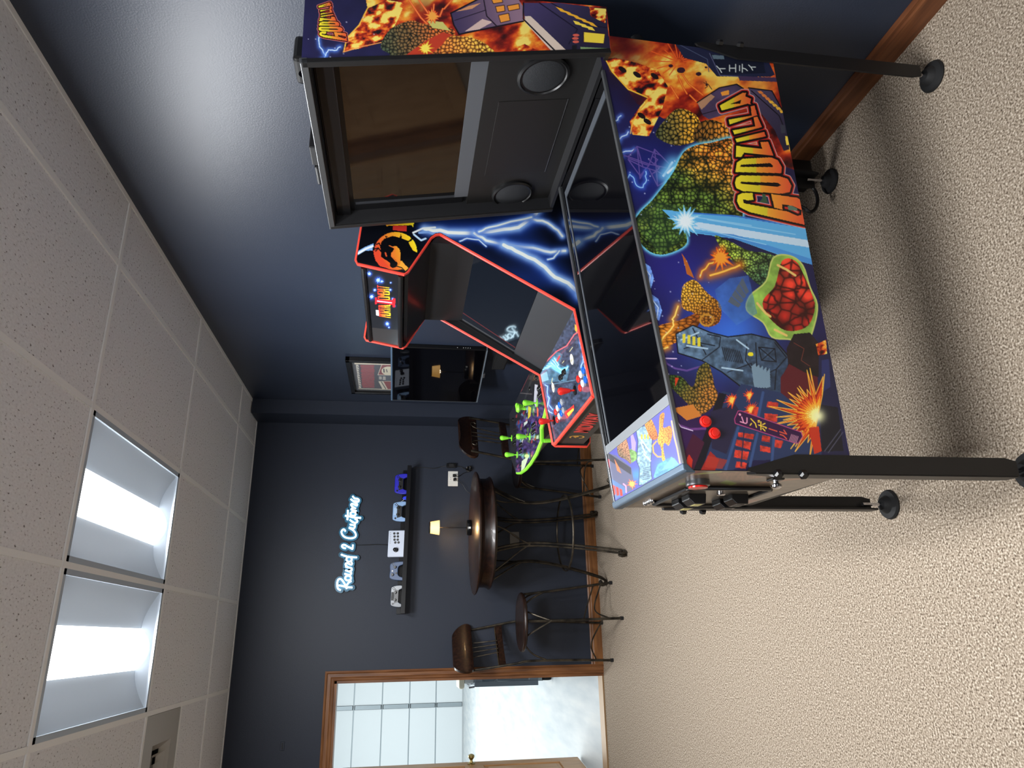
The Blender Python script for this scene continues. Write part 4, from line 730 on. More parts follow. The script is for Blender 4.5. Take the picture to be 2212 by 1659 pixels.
def side_art(A):
    # night sky
    A.c *= (.75+.6*fbm(A.X, A.Y, 70, 3, 21))[:, None]
    A.blob(*C2(720, 1000)[0], 75, (30, 40, 130), .8); A.blob(*C3(900, 250)[0], 90, (44, 40, 140), .7); A.blob(*C3(1250, 700)[0], 85, (60, 120, 230), .95); A.blob(*C3(1150, 480)[0], 60, (50, 90, 200), .7); A.blob(*C2(1000, 1000)[0], 40, (60, 150, 220), .6)
    A.blob(*C3(850, 700)[0], 60, (40, 40, 130), .6); A.blob(*C3(950, 1400)[0], 60, (70, 30, 80), .7)
    # fire zone at the back
    A.fire(C2(400, 20, 1560, 190, 1720, 980, 1500, 900, 1300, 820, 1000, 600, 800, 620, 620, 520, 560, 430, 430, 300), 1, .22, .74, sc=46)
    A.blob(*C2(480, 330)[0], 38, (32, 22, 44), .9); A.blob(*C2(600, 480)[0], 28, (36, 20, 44), .8); A.blob(*C2(560, 120)[0], 45, (90, 20, 24), .75); A.blob(*C2(1180, 330)[0], 34, (252, 210, 90), .85); A.blob(*C2(1450, 390)[0], 30, (246, 190, 80), .7)
    for a_ in range(13): t_ = 2.2+a_*.33; x, y = C2(905, 235)[0]; A.line([(x+10*math.cos(t_), y+10*math.sin(t_)), (x+(35+a_*7 % 30)*math.cos(t_), y+(35+a_*7 % 30)*math.sin(t_))], 2.2, (238, 96, 36))
    for q_ in ((900, 330, 930, 400, 960, 450), (930, 320, 970, 380, 1070, 460), (850, 400, 900, 480), (980, 460, 1040, 520)): A.line(C2(*q_), 4, (224, 76, 30)); A.line(C2(*q_), 1.6, (250, 160, 60))
    for x, y, r_ in ((920, 290, 9), (1040, 315, 6), (850, 260, 5), (1090, 270, 3), (1095, 390, 3)): A.ell(*C2(x, y)[0], r_, r_*.7, (56, 26, 40))
    # dark tower with lit sign
    A.fill(C2(870, 92, 1500, 190, 1560, 320, 1530, 335, 1165, 332, 1090, 245, 940, 205), (34, 38, 66)); A.fill(C2(1120, 180, 1480, 215, 1500, 310, 1190, 320), (22, 26, 44)); A.line(C2(1115, 175, 1185, 325, 1530, 345), 2, (90, 92, 124)); A.fill(C2(1130, 185, 1210, 190, 1215, 215, 1140, 213), (96, 116, 130)); A.fill(C2(1310, 330, 1580, 340, 1590, 370, 1320, 360), (70, 52, 84)); A.line(C2(900, 110, 1100, 215, 1110, 300), 1.5, (80, 90, 120))
    wt = (216, 226, 222)
    KT = {'i': [(.75, 1, .4, .65, 0, .42), (.45, .7, .45, 0)], 'e': [(.1, .9, .9, .9), (.5, .9, .5, .1), (0, .1, 1, .1)], 'te': [(.2, .95, .8, .95), (.02, .62, .98, .62), (.52, .62, .42, .25, .2, 0)], 'pi': [(.12, .9, .12, .2, .3, .05, .88, .05), (.78, .72, .15, .48), (.9, .95, 1, .85, 1.1, .95, 1, 1.05, .9, .95)],
          'n': [(.1, .88, .38, .7), (.1, .08, .55, .22, .95, .78)], 'bo': [(0, .7, 1, .7), (.5, 1, .5, 0, .38, .06), (.25, .48, .03, .18), (.72, .48, .97, .18), (.85, 1.05, .92, .88), (1.03, 1.05, 1.1, .88)], 'bar': [(.5, 1, .5, 0)], 'ru': [(.3, .9, .3, .5, .02, .08), (.62, .95, .62, .08, 1, .42)]}
    def kana(g, C, cx, cy, sz_, col, w=2.0, sl=(0, 0)):
        for st in KT[g]: A.line([C(cx-(st[k+1]-.5)*sz_+(st[k]-.5)*sz_*sl[0], cy-(st[k]-.5)*sz_-(st[k+1]-.5)*sz_*sl[1])[0] for k in range(0, len(st), 2)], w, col)
    for g, cx, cy, z_ in (('i', 1192, 276, 58), ('e', 1272, 276, 52), ('te', 1345, 276, 56), ('i', 1405, 266, 46)): kana(g, C2, cx, cy, z_, wt, 2.2)
    # running figure
    A.line(C2(1075, 375, 1105, 385, 1130, 420), 1.4, (60, 30, 30)); A.line(C2(1090, 365, 1100, 400, 1085, 412), 1.4, (60, 30, 30))
    # generic swirling flame cloud with smoke (upper left)
    A.fire(C2(405, 215, 470, 205, 620, 240, 760, 290, 830, 400, 790, 560, 700, 740, 590, 730, 570, 640, 640, 540, 700, 470, 560, 420, 450, 300), 1, .3, .62, 8, 20, (24, 16, 22)); A.line(C2(405, 215, 450, 300, 560, 420, 690, 475), 3, (250, 196, 60)); A.line(C2(575, 720, 590, 640, 640, 560, 690, 500), 3, (250, 180, 60))
    for x, y in ((520, 285), (620, 320), (650, 600), (740, 330), (690, 640)): A.ell(*C2(x, y)[0], 10, 5, (28, 18, 20), .6)
    # lightning + pylon
    for q_ in ((510, 600, 465, 640, 470, 700, 500, 760, 490, 820, 520, 880), (500, 760, 560, 710), (520, 850, 600, 830)): A.bolt(C2(*q_), 2, (206, 232, 255), (90, 130, 230), 4)
    pur = (96, 76, 150)
    for q_ in ((490, 860, 560, 880, 620, 810, 660, 950, 560, 900), (560, 900, 640, 1010, 700, 940, 640, 920, 560, 890), (620, 810, 780, 870), (700, 940, 740, 830, 760, 1080, 700, 960), (740, 830, 850, 940), (760, 1080, 830, 1040), (620, 810, 640, 1030, 680, 960), (660, 950, 760, 980, 830, 1020), (560, 880, 700, 930, 840, 960), (700, 900, 770, 960, 720, 1000), (730, 880, 760, 900, 735, 930, 775, 950, 740, 990)): A.line(C2(*q_), 2.3, pur)
    A.bolt(C2(545, 1110, 535, 1040, 570, 1000, 600, 1030, 620, 1080, 660, 1090, 685, 1040, 680, 980), 2.2, (150, 200, 250), (60, 100, 210), 6); A.burst(*C2(550, 1112)[0], 7, 8, 2, ((255, 255, 255),), rim=None)
    for q_ in ((800, 1010, 860, 920), (830, 990, 900, 940)): A.bolt(C2(*q_), 5, (230, 244, 255), (110, 190, 240), 3)
    # broken rail car held up in the blaze and the train
    A.fill(C2(1030, 510, 1180, 410, 1300, 385, 1345, 415, 1330, 560, 1110, 625, 1070, 600), (74, 60, 88), ns=.3); A.fill(C2(1030, 510, 1120, 450, 1150, 470, 1060, 560), (230, 170, 110), .7); A.line(C2(1030, 510, 1180, 410, 1300, 385, 1345, 415), 2.4, (14, 10, 18)); A.fill(C2(1190, 440, 1245, 425, 1250, 455, 1200, 465), (246, 160, 60)); A.line(C2(1065, 590, 1170, 560), 1.6, (20, 14, 22))
    A.fill(C2(1380, 410, 1540, 430, 1640, 620, 1660, 830, 1620, 840, 1560, 700, 1400, 500), (84, 72, 100), col2=(40, 36, 56), p0=C2(1380, 410)[0], p1=C2(1640, 800)[0]); A.line(C2(1380, 410, 1540, 430, 1610, 560), 2.4, (14, 10, 18)); A.line(C2(1400, 430, 1590, 600, 1630, 700), 2, (20, 16, 24))
    for k in range(7): A.fill(C2(1440+k*25, 430+k*22, 1468+k*25, 432+k*22, 1486+k*24, 450+k*22, 1456+k*24, 450+k*22), (240, 186, 60) if k > 2 else (226, 130, 60))
    A.fill(C2(1595, 660, 1630, 665, 1632, 720, 1605, 718), (60, 62, 74)); A.fill(C2(1630, 740, 1660, 740, 1662, 800, 1640, 800), (250, 220, 80)); 
    # rocky cliff: green lower slope going to glowing orange
    A.cracked(C2(745, 730, 800, 640, 880, 560, 960, 560, 1040, 620, 1060, 740, 940, 800, 830, 790), (76, 84, 54), (240, 170, 50), C2(760, 700)[0], C2(1000, 640)[0], 9, seed=9)
    A.cracked(C2(1000, 740, 1060, 640, 1180, 640, 1300, 740, 1330, 800, 1080, 800), (92, 66, 30), (240, 150, 50), C2(1000, 780)[0], C2(1250, 680)[0], 8, seed=5, ell=(1, 1.5))
    cl = C2(600, 1340, 640, 1260, 720, 1180, 800, 1080, 870, 980, 930, 860, 1000, 810, 1120, 785, 1330, 790, 1340, 1290, 1200, 1290, 1000, 1260, 900, 1270, 960, 1430, 930, 1500, 780, 1550, 660, 1490)
    A.glow(soft(cl)+[cl[0]], 5, (120, 220, 250), .9); A.cracked(cl, (78, 100, 40), (232, 132, 44), C2(1000, 1080)[0], C2(1150, 860)[0], 8.5, (16, 26, 16), 12, .2, big=30); i = A.fill(C2(600, 1340, 720, 1180, 1340, 1290, 1200, 1290, 960, 1430, 780, 1550), (56, 96, 60), .3)
    # blue energy beam
    bm__ = C2(790, 1240, 1000, 1265, 1290, 1290, 1770, 1370, 1815, 1618, 1600, 1555, 1280, 1440, 1000, 1400, 880, 1330); A.fill(bm__, (96, 178, 232)); A.fill(C2(860, 1280, 1000, 1320, 1785, 1450, 1795, 1500, 1000, 1370), (214, 232, 246), .9); A.line(C2(1000, 1265, 1290, 1285, 1770, 1365), 3, (60, 120, 210)); A.burst(*C2(950, 1320)[0], 46, 15, 3, ((120, 200, 240), (200, 236, 250), (236, 250, 255)), rim=None); A.fill(C2(1000, 1390, 1280, 1440, 1600, 1550, 1815, 1618, 1815, 1580, 1280, 1410), (70, 140, 214), .8)
    for q_ in ((1000, 1290, 1400, 1350), (1100, 1310, 1700, 1410), (1050, 1370, 1500, 1480)): A.line(C2(*q_), 2, (150, 210, 245))
    # wet stone ridge and red boulder
    A.cracked(C3(1150, 30, 1240, 60, 1380, 130, 1560, 170, 1540, 330, 1460, 370, 1330, 250, 1220, 150), (150, 170, 60), (60, 90, 60), C3(1300, 90)[0], C3(1500, 300)[0], 6, (14, 24, 16), 4, big=22)
    gl = C3(1550, 180, 1660, 165, 1750, 230, 1800, 380, 1850, 500, 1830, 640, 1780, 740, 1650, 735, 1540, 720, 1480, 620, 1370, 540, 1390, 440, 1500, 340); gl = soft(gl); A.fill(gl, (150, 190, 80), ns=.3); rb = C3(1610, 200, 1700, 200, 1760, 300, 1810, 420, 1835, 520, 1790, 640, 1690, 680, 1600, 660, 1500, 560, 1480, 470, 1560, 370)
    A.cracked(rb, (188, 52, 34), (120, 24, 18), C3(1700, 300)[0], C3(1600, 600)[0], 26, (50, 8, 8), 17, .12, big=44); A.line(gl, 3.2, (196, 206, 110), closed=True)
    for q_ in ((1580, 230, 1640, 260, 1700, 300), (1440, 490, 1500, 560, 1530, 580), (1560, 670, 1640, 710)): A.line(C3(*q_), 5, (232, 196, 110))
    # golden storm with forked lightning
    A.bolt(C3(1050, 310, 1110, 220, 1180, 200, 1150, 150, 1200, 120), 3, (255, 206, 80), (230, 110, 30), 5); A.burst(*C3(1190, 180)[0], 34, 13, 8, ((222, 84, 24), (250, 160, 50)), rim=None); A.bolt(C3(1120, 300, 1220, 270, 1320, 230), 4, (255, 200, 80), (230, 120, 30), 9)
    gd_ = (206, 140, 40); A.cracked(C3(930, 380, 1010, 330, 1100, 420, 1190, 500, 1180, 620, 1080, 650, 1010, 560, 930, 520), (232, 176, 60), (150, 84, 24), C3(1000, 400)[0], C3(1150, 640)[0], 6, (70, 34, 10), 8); A.cracked(C3(740, 660, 900, 610, 1030, 560, 1040, 640, 880, 760, 760, 800), (214, 136, 44), (150, 80, 24), C3(760, 700)[0], C3(1000, 600)[0], 7, (80, 36, 10), 9, ell=(2, 1)); A.fill(C3(925, 150, 960, 200, 1010, 320, 960, 290), (186, 100, 40))
    A.bolt(C3(900, 510, 860, 600, 870, 640, 800, 720, 790, 800, 830, 790), 3.2, (255, 220, 110), (230, 140, 40), 12); A.ring(*C3(1095, 605)[0], 14, 12, 4, (196, 140, 50))
    # frosty crystals by the glass
    for x, y, a_ in ((680, 300, .3), (735, 520, .3)): A.fill(C3(x-45, y-110, x+30, y-60, x+55, y+20, x+35, y+90, x-10, y+60), (110, 150, 230), ns=.5, sc=8); A.line(C3(x-30, y-80, x+30, y, x+20, y+70), 2, (206, 226, 250))
    # steel tower block with riveted plates and lamps
    A.fill(C3(1150, 400, 1250, 320, 1380, 300, 1440, 560, 1300, 640, 1180, 520), (70, 120, 190), .5, ns=.3)
    tw = C3(885, 700, 1000, 640, 1120, 690, 1240, 720, 1400, 700, 1560, 740, 1660, 860, 1640, 1000, 1600, 1110, 1480, 1100, 1330, 1060, 1200, 960, 1060, 880, 900, 830); A.fill(tw, (96, 124, 150), col2=(46, 62, 84), p0=C3(900, 720)[0], p1=C3(1600, 1050)[0], ns=.45, sc=9); A.line(tw, 2.6, (14, 16, 24), closed=True)
    for k in range(10): A.line(C3(1200+k*13, 790+k*3, 1225+k*13, 880+k*2), 2, (22, 28, 38))
    for q_ in ((1100, 700, 1190, 720, 1180, 790, 1060, 880), (1450, 790, 1560, 800, 1570, 890, 1470, 880, 1450, 790), (1450, 790, 1570, 890), (1560, 800, 1470, 880), (1430, 760, 1440, 1000, 1570, 940, 1640, 860), (1000, 660, 1090, 840), (1370, 770, 1360, 880, 1420, 960), (940, 800, 1050, 760, 1150, 780), (1240, 960, 1400, 900, 1440, 1080), (1560, 760, 1640, 860, 1570, 940, 1560, 1080)): A.line(C3(*q_), 2.2, (18, 22, 32))
    for q_ in ((920, 740, 1040, 690), (1200, 930, 1340, 950), (960, 780, 1100, 800), (1300, 740, 1380, 800)): A.line(C3(*q_), 3.4, (176, 206, 226))
    A.ell(*C3(1395, 838)[0], 6, 4.5, (236, 222, 40))
    for k in range(4): A.fill(C3(930+k*34, 700+k*8, 950+k*34, 700+k*8, 950+k*34, 760+k*8, 930+k*34, 760+k*8), (222, 208, 60))
    for k in range(5): A.fill(C3(1240+k*26, 480-k*42, 1262+k*26, 440-k*42, 1330+k*18, 500-k*30, 1310+k*18, 520-k*30), (84, 96, 112)) if k < 4 else None
    for k in range(5): A.fill(C3(1400+k*26, 920+k*10, 1430+k*24, 900+k*8, 1450+k*20, 1060, 1420+k*20, 1070), (120, 146, 164)); 
    # ringed planet arcs
    A.line(C3(880, 870, 810, 868, 820, 900, 880, 935, 960, 950, 1040, 925), 4, (96, 70, 140)); A.line(C3(890, 868, 815, 866), 2, (214, 196, 230)); A.line(C3(880, 1265, 900, 1320, 980, 1350, 1085, 1345), 5, (110, 60, 130)); A.line(C3(885, 1285, 920, 1335, 1000, 1360), 1.8, (230, 210, 240))
    # mossy outcrop
    A.cracked(C3(830, 985, 920, 990, 1000, 1060, 1040, 930, 1110, 905, 1150, 1060, 1170, 1100, 1150, 1180, 1050, 1250, 940, 1150, 850, 1060), (56, 84, 36), (186, 120, 50), C3(900, 1000)[0], C3(1080, 1150)[0], 7, (18, 26, 14), 6); A.fill(C3(860, 1210, 1000, 1180, 1060, 1260, 960, 1290), (206, 124, 52)); A.fill(C3(880, 1000, 905, 1000, 880, 1060), (206, 60, 30))
    # city blocks with burning windows
    A.fill(C3(1000, 1640, 1200, 1090, 1290, 1110, 1330, 1040, 1600, 1100, 1880, 1180, 1880, 1560, 1420, 1560, 1250, 1640), (40, 54, 90)); A.fill(C3(990, 1640, 1180, 1100, 1230, 1110, 1060, 1640), (24, 22, 32)); A.fill(C3(1120, 1230, 1290, 1180, 1330, 1240, 1230, 1520, 1130, 1480), (40, 36, 62)); A.fill(C3(1050, 1640, 1120, 1500, 1180, 1560, 1150, 1640), (156, 40, 34)); A.fill(C3(1100, 1530, 1240, 1560, 1200, 1620, 1080, 1610), (180, 56, 44), .7)
    A.fill(C3(940, 1520, 1000, 1380, 1080, 1440, 1000, 1640, 930, 1630), (70, 26, 50)); A.fill(C3(940, 1600, 975, 1520, 1000, 1560, 990, 1630), (200, 50, 36))
    for r_, (bx0, by0) in enumerate(((1380, 1130), (1500, 1160), (1330, 1400), (1480, 1400), (1310, 1520), (1460, 1540), (1560, 1430))):
        pass
    wr, wr2 = (196, 58, 44), (120, 30, 40)
    for q_ in ((1510, 1160, 1585, 1170, 1580, 1215, 1505, 1200), (1490, 1240, 1580, 1250, 1575, 1300, 1490, 1290), (1380, 1180, 1450, 1200, 1440, 1260, 1370, 1240), (1310, 1370, 1420, 1385, 1410, 1420, 1310, 1400), (1300, 1420, 1400, 1440, 1390, 1490, 1290, 1460), (1290, 1490, 1385, 1505, 1370, 1560, 1280, 1540), (1475, 1390, 1530, 1400, 1525, 1440, 1470, 1430), (1460, 1460, 1530, 1475, 1530, 1510, 1460, 1500), (1560, 1420, 1620, 1430, 1600, 1480, 1550, 1470), (1300, 1570, 1370, 1580, 1360, 1620, 1290, 1610)): A.fill(C3(*q_), wr, ns=.4, sc=6)
    for q_ in ((1350, 1360, 1330, 1600), (1430, 1380, 1400, 1600), (1300, 1410, 1420, 1432), (1290, 1475, 1400, 1500), (1470, 1445, 1530, 1460)): A.line(C3(*q_), 2.4, (34, 40, 66))
    for q_ in ((1220, 1640, 1310, 1340), (1440, 1380, 1390, 1600), (1560, 1320, 1540, 1580), (1480, 1100, 1440, 1300)): A.line(C3(*q_), 6, (56, 80, 128))
    A.fill(C3(1600, 1000, 1660, 900, 1850, 940, 1860, 1200, 1700, 1180, 1600, 1100), (90, 26, 34)); 
    A.fill(C3(1690, 700, 1800, 690, 1890, 800, 1870, 1000, 1760, 960, 1650, 900, 1640, 800), (34, 24, 28), ns=.4); A.line(C3(1690, 760, 1760, 800, 1740, 880, 1800, 920), 1.5, (110, 50, 40)); A.fire(C3(1840, 770, 1910, 740, 1920, 880, 1870, 900), 1, .3, .7, 3, 10)
    A.fill(C3(1860, 850, 1960, 820, 2060, 1560, 1860, 1500), (34, 34, 66)); A.fill(C3(1870, 1180, 1990, 1200, 2030, 1500, 1880, 1500), (24, 24, 34)); A.fill(C3(1880, 880, 1930, 870, 1940, 1060, 1880, 1100), (44, 50, 100)); A.line(C3(1900, 1500, 2010, 1350), 1.5, (90, 90, 110)); A.line(C3(1925, 1510, 2025, 1370), 1.5, (90, 90, 110))
    for q_ in ((1390, 1120, 30), (1400, 1215, 34), (1270, 1150, 34)): A.burst(*C3(q_[0], q_[1])[0], q_[2]*.62, 12, int(q_[0]), ((206, 50, 26), (246, 120, 40), (252, 210, 90)), a0=PI*.55, a1=PI*1.9, rim=None)
    A.burst(*C3(1850, 1255)[0], 108, 23, 31, a0=PI*.55, a1=PI*1.62); A.fill(C3(1790, 1340, 1860, 1330, 1880, 1500, 1830, 1520), (196, 52, 26)); A.blob(*C3(1855, 1260)[0], 15, (255, 255, 190), 1)
    # neon shop sign
    sg = C3(1310, 1225, 1330, 1225, 1740, 1370, 1750, 1400, 1720, 1445, 1700, 1445, 1290, 1310, 1285, 1280); A.fill(sg, (52, 20, 62)); A.line(sg, 1.6, (196, 70, 130), closed=True)
    pk, ye, rr = (250, 170, 200), (250, 214, 60), (230, 90, 60)
    for g, cx, cy, c_ in (('pi', 1346, 1285, pk), ('n', 1412, 1308, ye), ('bo', 1476, 1330, ye), ('bar', 1548, 1355, rr), ('ru', 1618, 1382, rr)): kana(g, C3, cx, cy, 54, c_, 2.3, (0, .33))
    for k in range(6): A.line(C3(1675+k*9, 1385+k*3, 1660+k*9, 1428+k*3), 1.2, (226, 160, 180))
    A.stars(C3(650, 150, 1150, 1000), 40); A.stars(C2(500, 500, 900, 1300), 18)
side_art(A)
LETTERS = {'A': [(435, 240, 425, 275, 485, 300, 475, 345, 490, 360, 450, 350, 185, 420, 165, 370, 400, 240), (270, 355, 385, 310, 375, 350)], 'L2': [(255, 515, 495, 472, 480, 378, 520, 370, 548, 468, 265, 563)], 'L1': [(298, 625, 530, 583, 510, 492, 550, 484, 597, 590, 315, 665)],
  'I': [(325, 712, 620, 640, 635, 685, 340, 745)], 'Z': [(335, 783, 600, 812, 580, 745, 660, 740, 715, 885, 415, 850, 385, 895, 330, 895)], 'D': [(325, 1050, 340, 955, 400, 915, 690, 900, 760, 930, 800, 1000, 795, 1062), (370, 998, 385, 975, 680, 958, 710, 985, 710, 1000)],
  'O': [(320, 1165, 335, 1110, 380, 1085, 770, 1092, 860, 1120, 898, 1190, 880, 1255, 800, 1272, 400, 1245, 335, 1215), (370, 1165, 385, 1150, 760, 1160, 795, 1185, 760, 1202, 400, 1172)],
  'G': [(500, 1265, 510, 1335, 455, 1340, 400, 1330, 410, 1370, 860, 1455, 960, 1500, 1000, 1490, 1005, 1440, 920, 1400, 850, 1385, 800, 1380, 810, 1437, 725, 1415, 690, 1275, 960, 1315, 990, 1335, 1035, 1590, 900, 1560, 470, 1460, 370, 1410, 342, 1350, 350, 1290, 400, 1265)]}
def logo(A, f, sc, order='AIZDOG', jag=True):
    P_ = {k: [[f(q[i], q[i+1]) for i in range(0, len(q), 2)] for q in v] for k, v in LETTERS.items()}
    for wid, c_ in ((17, (220, 190, 186)), (14.5, (196, 44, 34)), (9.5, (20, 12, 14))):
        for k in P_: A.line(P_[k][0], wid*sc, c_, closed=True)
    for k in P_: A.fill(P_[k][0], (20, 12, 14))
    for k in P_:
        i = A.inside(P_[k]); xs = [p[0] for p in P_['G'][0]]; q0, q1 = min(p[0] for p in P_[k][0]), max(p[0] for p in P_[k][0]); t_ = np.clip((A.X[i]-q0)/(q1-q0), 0, 1)[:, None]
        A.paint(i, np.where(t_ < .45, np.array((248, 228, 50))*(1-t_*.3), 0)+np.where(t_ >= .45, np.array((240, 166, 48))*(1-(t_-.45)/.55)+np.array((228, 84, 50))*((t_-.45)/.55), 0))
logo(A, lambda x, y: (1520+x/4.74, 150+y/4.74), 1)
A.fill(GZ(860, 1395, 900, 1395, 960, 1425, 955, 1445, 870, 1440), (90, 120, 100)); A.fill(GZ(600, 1275, 630, 1275, 660, 1370, 570, 1360, 600, 1320), (60, 90, 64))
A.build('side_art', pb, .32, coat=.15)
# front decal
A = Art([(-.0012, CW, .545), (-.0012, 0, .513), (-.0012, 0, .942), (-.0012, CW, .942)], 260, 190, pm, (104, 88, 72))
E6 = lambda *p: [(1400+p[i]/4.424, 960+p[i+1]/4.424) for i in range(0, len(p), 2)]
A.c *= (.8+.4*fbm(A.X*.4, A.Y*3, 8, 3, 8))[:, None]
A.fill(E6(620, 270, 1000, 250, 1150, 300, 900, 350, 700, 330), (150, 96, 72), .6, ns=.4, sc=5); A.line(E6(260, 320, 330, 300, 500, 280, 700, 262), 3, (150, 156, 84)); A.line(E6(300, 380, 420, 370), 4, (120, 140, 70)); A.fill(E6(680, 370, 750, 340, 850, 370, 800, 390), (130, 146, 70)); A.fill(E6(1180, 340, 1700, 305, 1400, 340, 1000, 380), (170, 106, 74), .7); A.fill(E6(1100, 400, 1300, 400, 1200, 460), (150, 120, 70), .6); A.fill(E6(850, 550, 1080, 520, 950, 570), (170, 84, 64), .6)
A.build('front_art', pb, .3, coat=.15)
# playfield glass, rails, lockbar, apron card
MB().prism([(.02, .0, gz(.02)-.01), (1.14, 0, gz(1.14)-.01), (1.14, 0, gz(1.14)-.003), (.02, 0, gz(.02)-.003)], (0, CW, 0)).build('playfield_glass', m_gloss, pb)
for y0, y1, sx in ((-.0035, .010, 1), (CW-.014, CW+.004, -1)): MB().prism([(.0, y0, gz(0)-.007), (0, y0, gz(0)+.003), (1.15, y0, gz(1.15)+.003), (1.15, y0, gz(1.15)-.007)], (0, y1-y0, 0)).build('side_rail', mat('rail_dark_steel', (104, 106, 108), .3, .8), pb, bevel=.002)
MB().prism([(.19, CW-.062, gz(.19)-.0028), (1.075, CW-.062, gz(1.075)-.0028), (1.075, CW-.05, gz(1.075)-.0028), (.19, CW-.05, gz(.19)-.0028)], (0, 0, .0015)).build('glass_trim', m_greypanel, pb); MB().prism([(1.075, .02, gz(1.075)-.0028), (1.10, .02, gz(1.1)-.0028), (1.10, CW-.05, gz(1.1)-.0028), (1.075, CW-.05, gz(1.075)-.0028)], (0, 0, .0015)).build('rear_trim', m_greypanel, pb)
MB().prism([(-.006, -.004, .918), (-.006, -.004, .944), (.0, -.004, .950), (.016, -.004, .951), (.016, -.004, .94)], (0, CW+.008, 0)).build('lockbar', m_lockbar, pb, bevel=.003)
MB().prism([(.165, .014, gz(.165)-.003), (.192, .014, gz(.192)-.003), (.192, .014, gz(.192)+.0005), (.165, .014, gz(.165)+.0005)], (0, CW-.028, 0)).build('apron_trim', mat('apron_trim_grey', (108, 112, 116), .4), pb)
e = .0008
A = Art([(.017, CW-.014, gz(.017)-.002+e), (.017, .014, gz(.017)-.002+e), (.166, .014, gz(.166)-.002+e), (.166, CW-.014, gz(.166)-.002+e)], 330, 110, pm, (92, 92, 180))
U = lambda *p: [(1300+p[i]/6.635, 860+p[i+1]/6.635) for i in range(0, len(p), 2)]
A.blob(*U(900, 1000)[0], 22, (90, 160, 240), .9); A.blob(*U(500, 1100)[0], 14, (80, 150, 230), .9)
A.fill(U(60, 780, 200, 820, 420, 990, 480, 1290, 200, 1440, 120, 1100), (104, 106, 134)); A.fill(U(60, 790, 100, 790, 420, 1000, 420, 1100, 90, 880), (66, 64, 72)); A.fill(U(130, 1150, 320, 1270, 370, 1340, 200, 1450), (96, 130, 180)); 
for k in range(3): A.fill(U(150+k*50, 1240+k*25, 190+k*50, 1260+k*25, 200+k*50, 1380+k*10, 165+k*50, 1400), (214, 70, 56))
A.fill(U(180, 870, 250, 1000, 280, 1080, 220, 1040), (246, 130, 80)); A.burst(*U(430, 1230)[0], 14, 9, 4, ((240, 90, 60), (252, 190, 100)), rim=None); A.line(U(310, 1230, 345, 1260, 350, 1350), 3, (240, 160, 200)); A.fill(U(70, 860, 110, 880, 115, 1010, 80, 1000), (240, 100, 110))
A.cracked(U(220, 640, 300, 590, 360, 600, 400, 800, 420, 940, 340, 880, 240, 820), (214, 150, 110), (130, 120, 90), U(320, 700)[0], U(230, 800)[0], 3.4, (110, 70, 60), 5); A.fill(U(390, 740, 440, 720, 500, 780, 500, 880, 430, 930), (120, 160, 90), ns=.4, sc=3); A.fill(U(410, 520, 440, 500, 490, 640, 480, 760, 430, 740), (170, 150, 210))
st_ = U(490, 450, 560, 400, 640, 400, 720, 520, 720, 760, 700, 900, 700, 1000, 720, 1160, 600, 1240, 530, 1250, 540, 1000, 500, 900, 520, 620); A.fill(st_, (140, 176, 196), ns=.5, sc=4); A.line(st_, 1.2, (50, 60, 80), closed=True)
for k in range(7): A.line(U(590, 1010+k*26, 680, 990+k*26), 1.4, (60, 76, 96))
for q_ in ((540, 560, 640, 700, 690, 760), (600, 800, 700, 900), (560, 640, 620, 780)): A.line(U(*q_), 2, (230, 244, 250))
for k in range(3): A.fill(U(560+k*45, 520, 585+k*45, 520, 585+k*45, 590, 560+k*45, 590), (240, 226, 60))
A.cracked(U(610, 350, 700, 290, 800, 520, 780, 590, 700, 580), (240, 170, 80), (200, 110, 50), U(640, 360)[0], U(780, 560)[0], 3.6, (150, 80, 40), 7); A.cracked(U(830, 250, 900, 220, 880, 420, 980, 400, 1010, 520, 960, 680, 900, 640, 880, 720, 910, 900, 860, 880, 850, 720, 800, 620, 820, 480), (248, 196, 70), (214, 140, 60), U(830, 560)[0], U(960, 500)[0], 3.6, (170, 100, 40), 9)
A.line(U(780, 620, 730, 680, 740, 780, 800, 840, 850, 840), 3, (232, 170, 80)); A.line(U(1000, 330, 1040, 560, 1080, 720, 1120, 930), 3, (240, 190, 130)); A.fill(U(740, 1130, 800, 950, 920, 880, 1000, 840, 1110, 960, 760, 1150), (96, 160, 236), ns=.3, sc=5); A.fill(U(840, 1050, 1000, 850, 1040, 860, 1110, 950), (130, 190, 246), .7)
A.c *= .84
A.build('apron_card', pb, .35, coat=.3)
# flipper buttons, start button, coin door, plunger
for u, z in ((.119, .882), (.09, .862)): MB().lathe([(.0145, 0), (.0145, .004), (.012, .006), (.009, .005), (.0085, .009), (0, .0095)], (u, -.0015, z), (0, -1, 0), 28).build('flipper_button', m_red, pb, smooth=True)
q = MB().lathe([(.03, 0), (.03, .014), (.026, .016)], (-.001, .125, .862), (-1, 0, 0), 36).build('launch_button', mat('gunmetal', (84, 84, 86), .35, .8), pb, smooth=True); MB().lathe([(.024, .01), (.024, .02), (0, .022)], (-.001, .125, .862), (-1, 0, 0), 36).build('button_lens', mat('red_lens', (200, 24, 20), .15), q, smooth=True)
for v_ in (.445, .47, .495): MB().lathe([(.011, 0), (.011, .004), (.008, .008), (0, .009)], (-.001, v_, .872), (-1, 0, 0), 20).build('menu_button', m_chrome, pb, smooth=True)
cd = MB().box((-.006, .2, .632), (-.0015, .475, .85)).build('coin_door', mat('door_grey', (112, 104, 94), .3, .4), pb, bevel=.006)
q = MB(); q.tube([(-.008, y, z) for y, z in ((.195, .63), (.195, .845), (.205, .857), (.47, .857), (.48, .845), (.48, .63), (.47, .622), (.205, .622))], .0065, 8, closed=True); q.build('door_frame', m_blacks, cd, smooth=True)
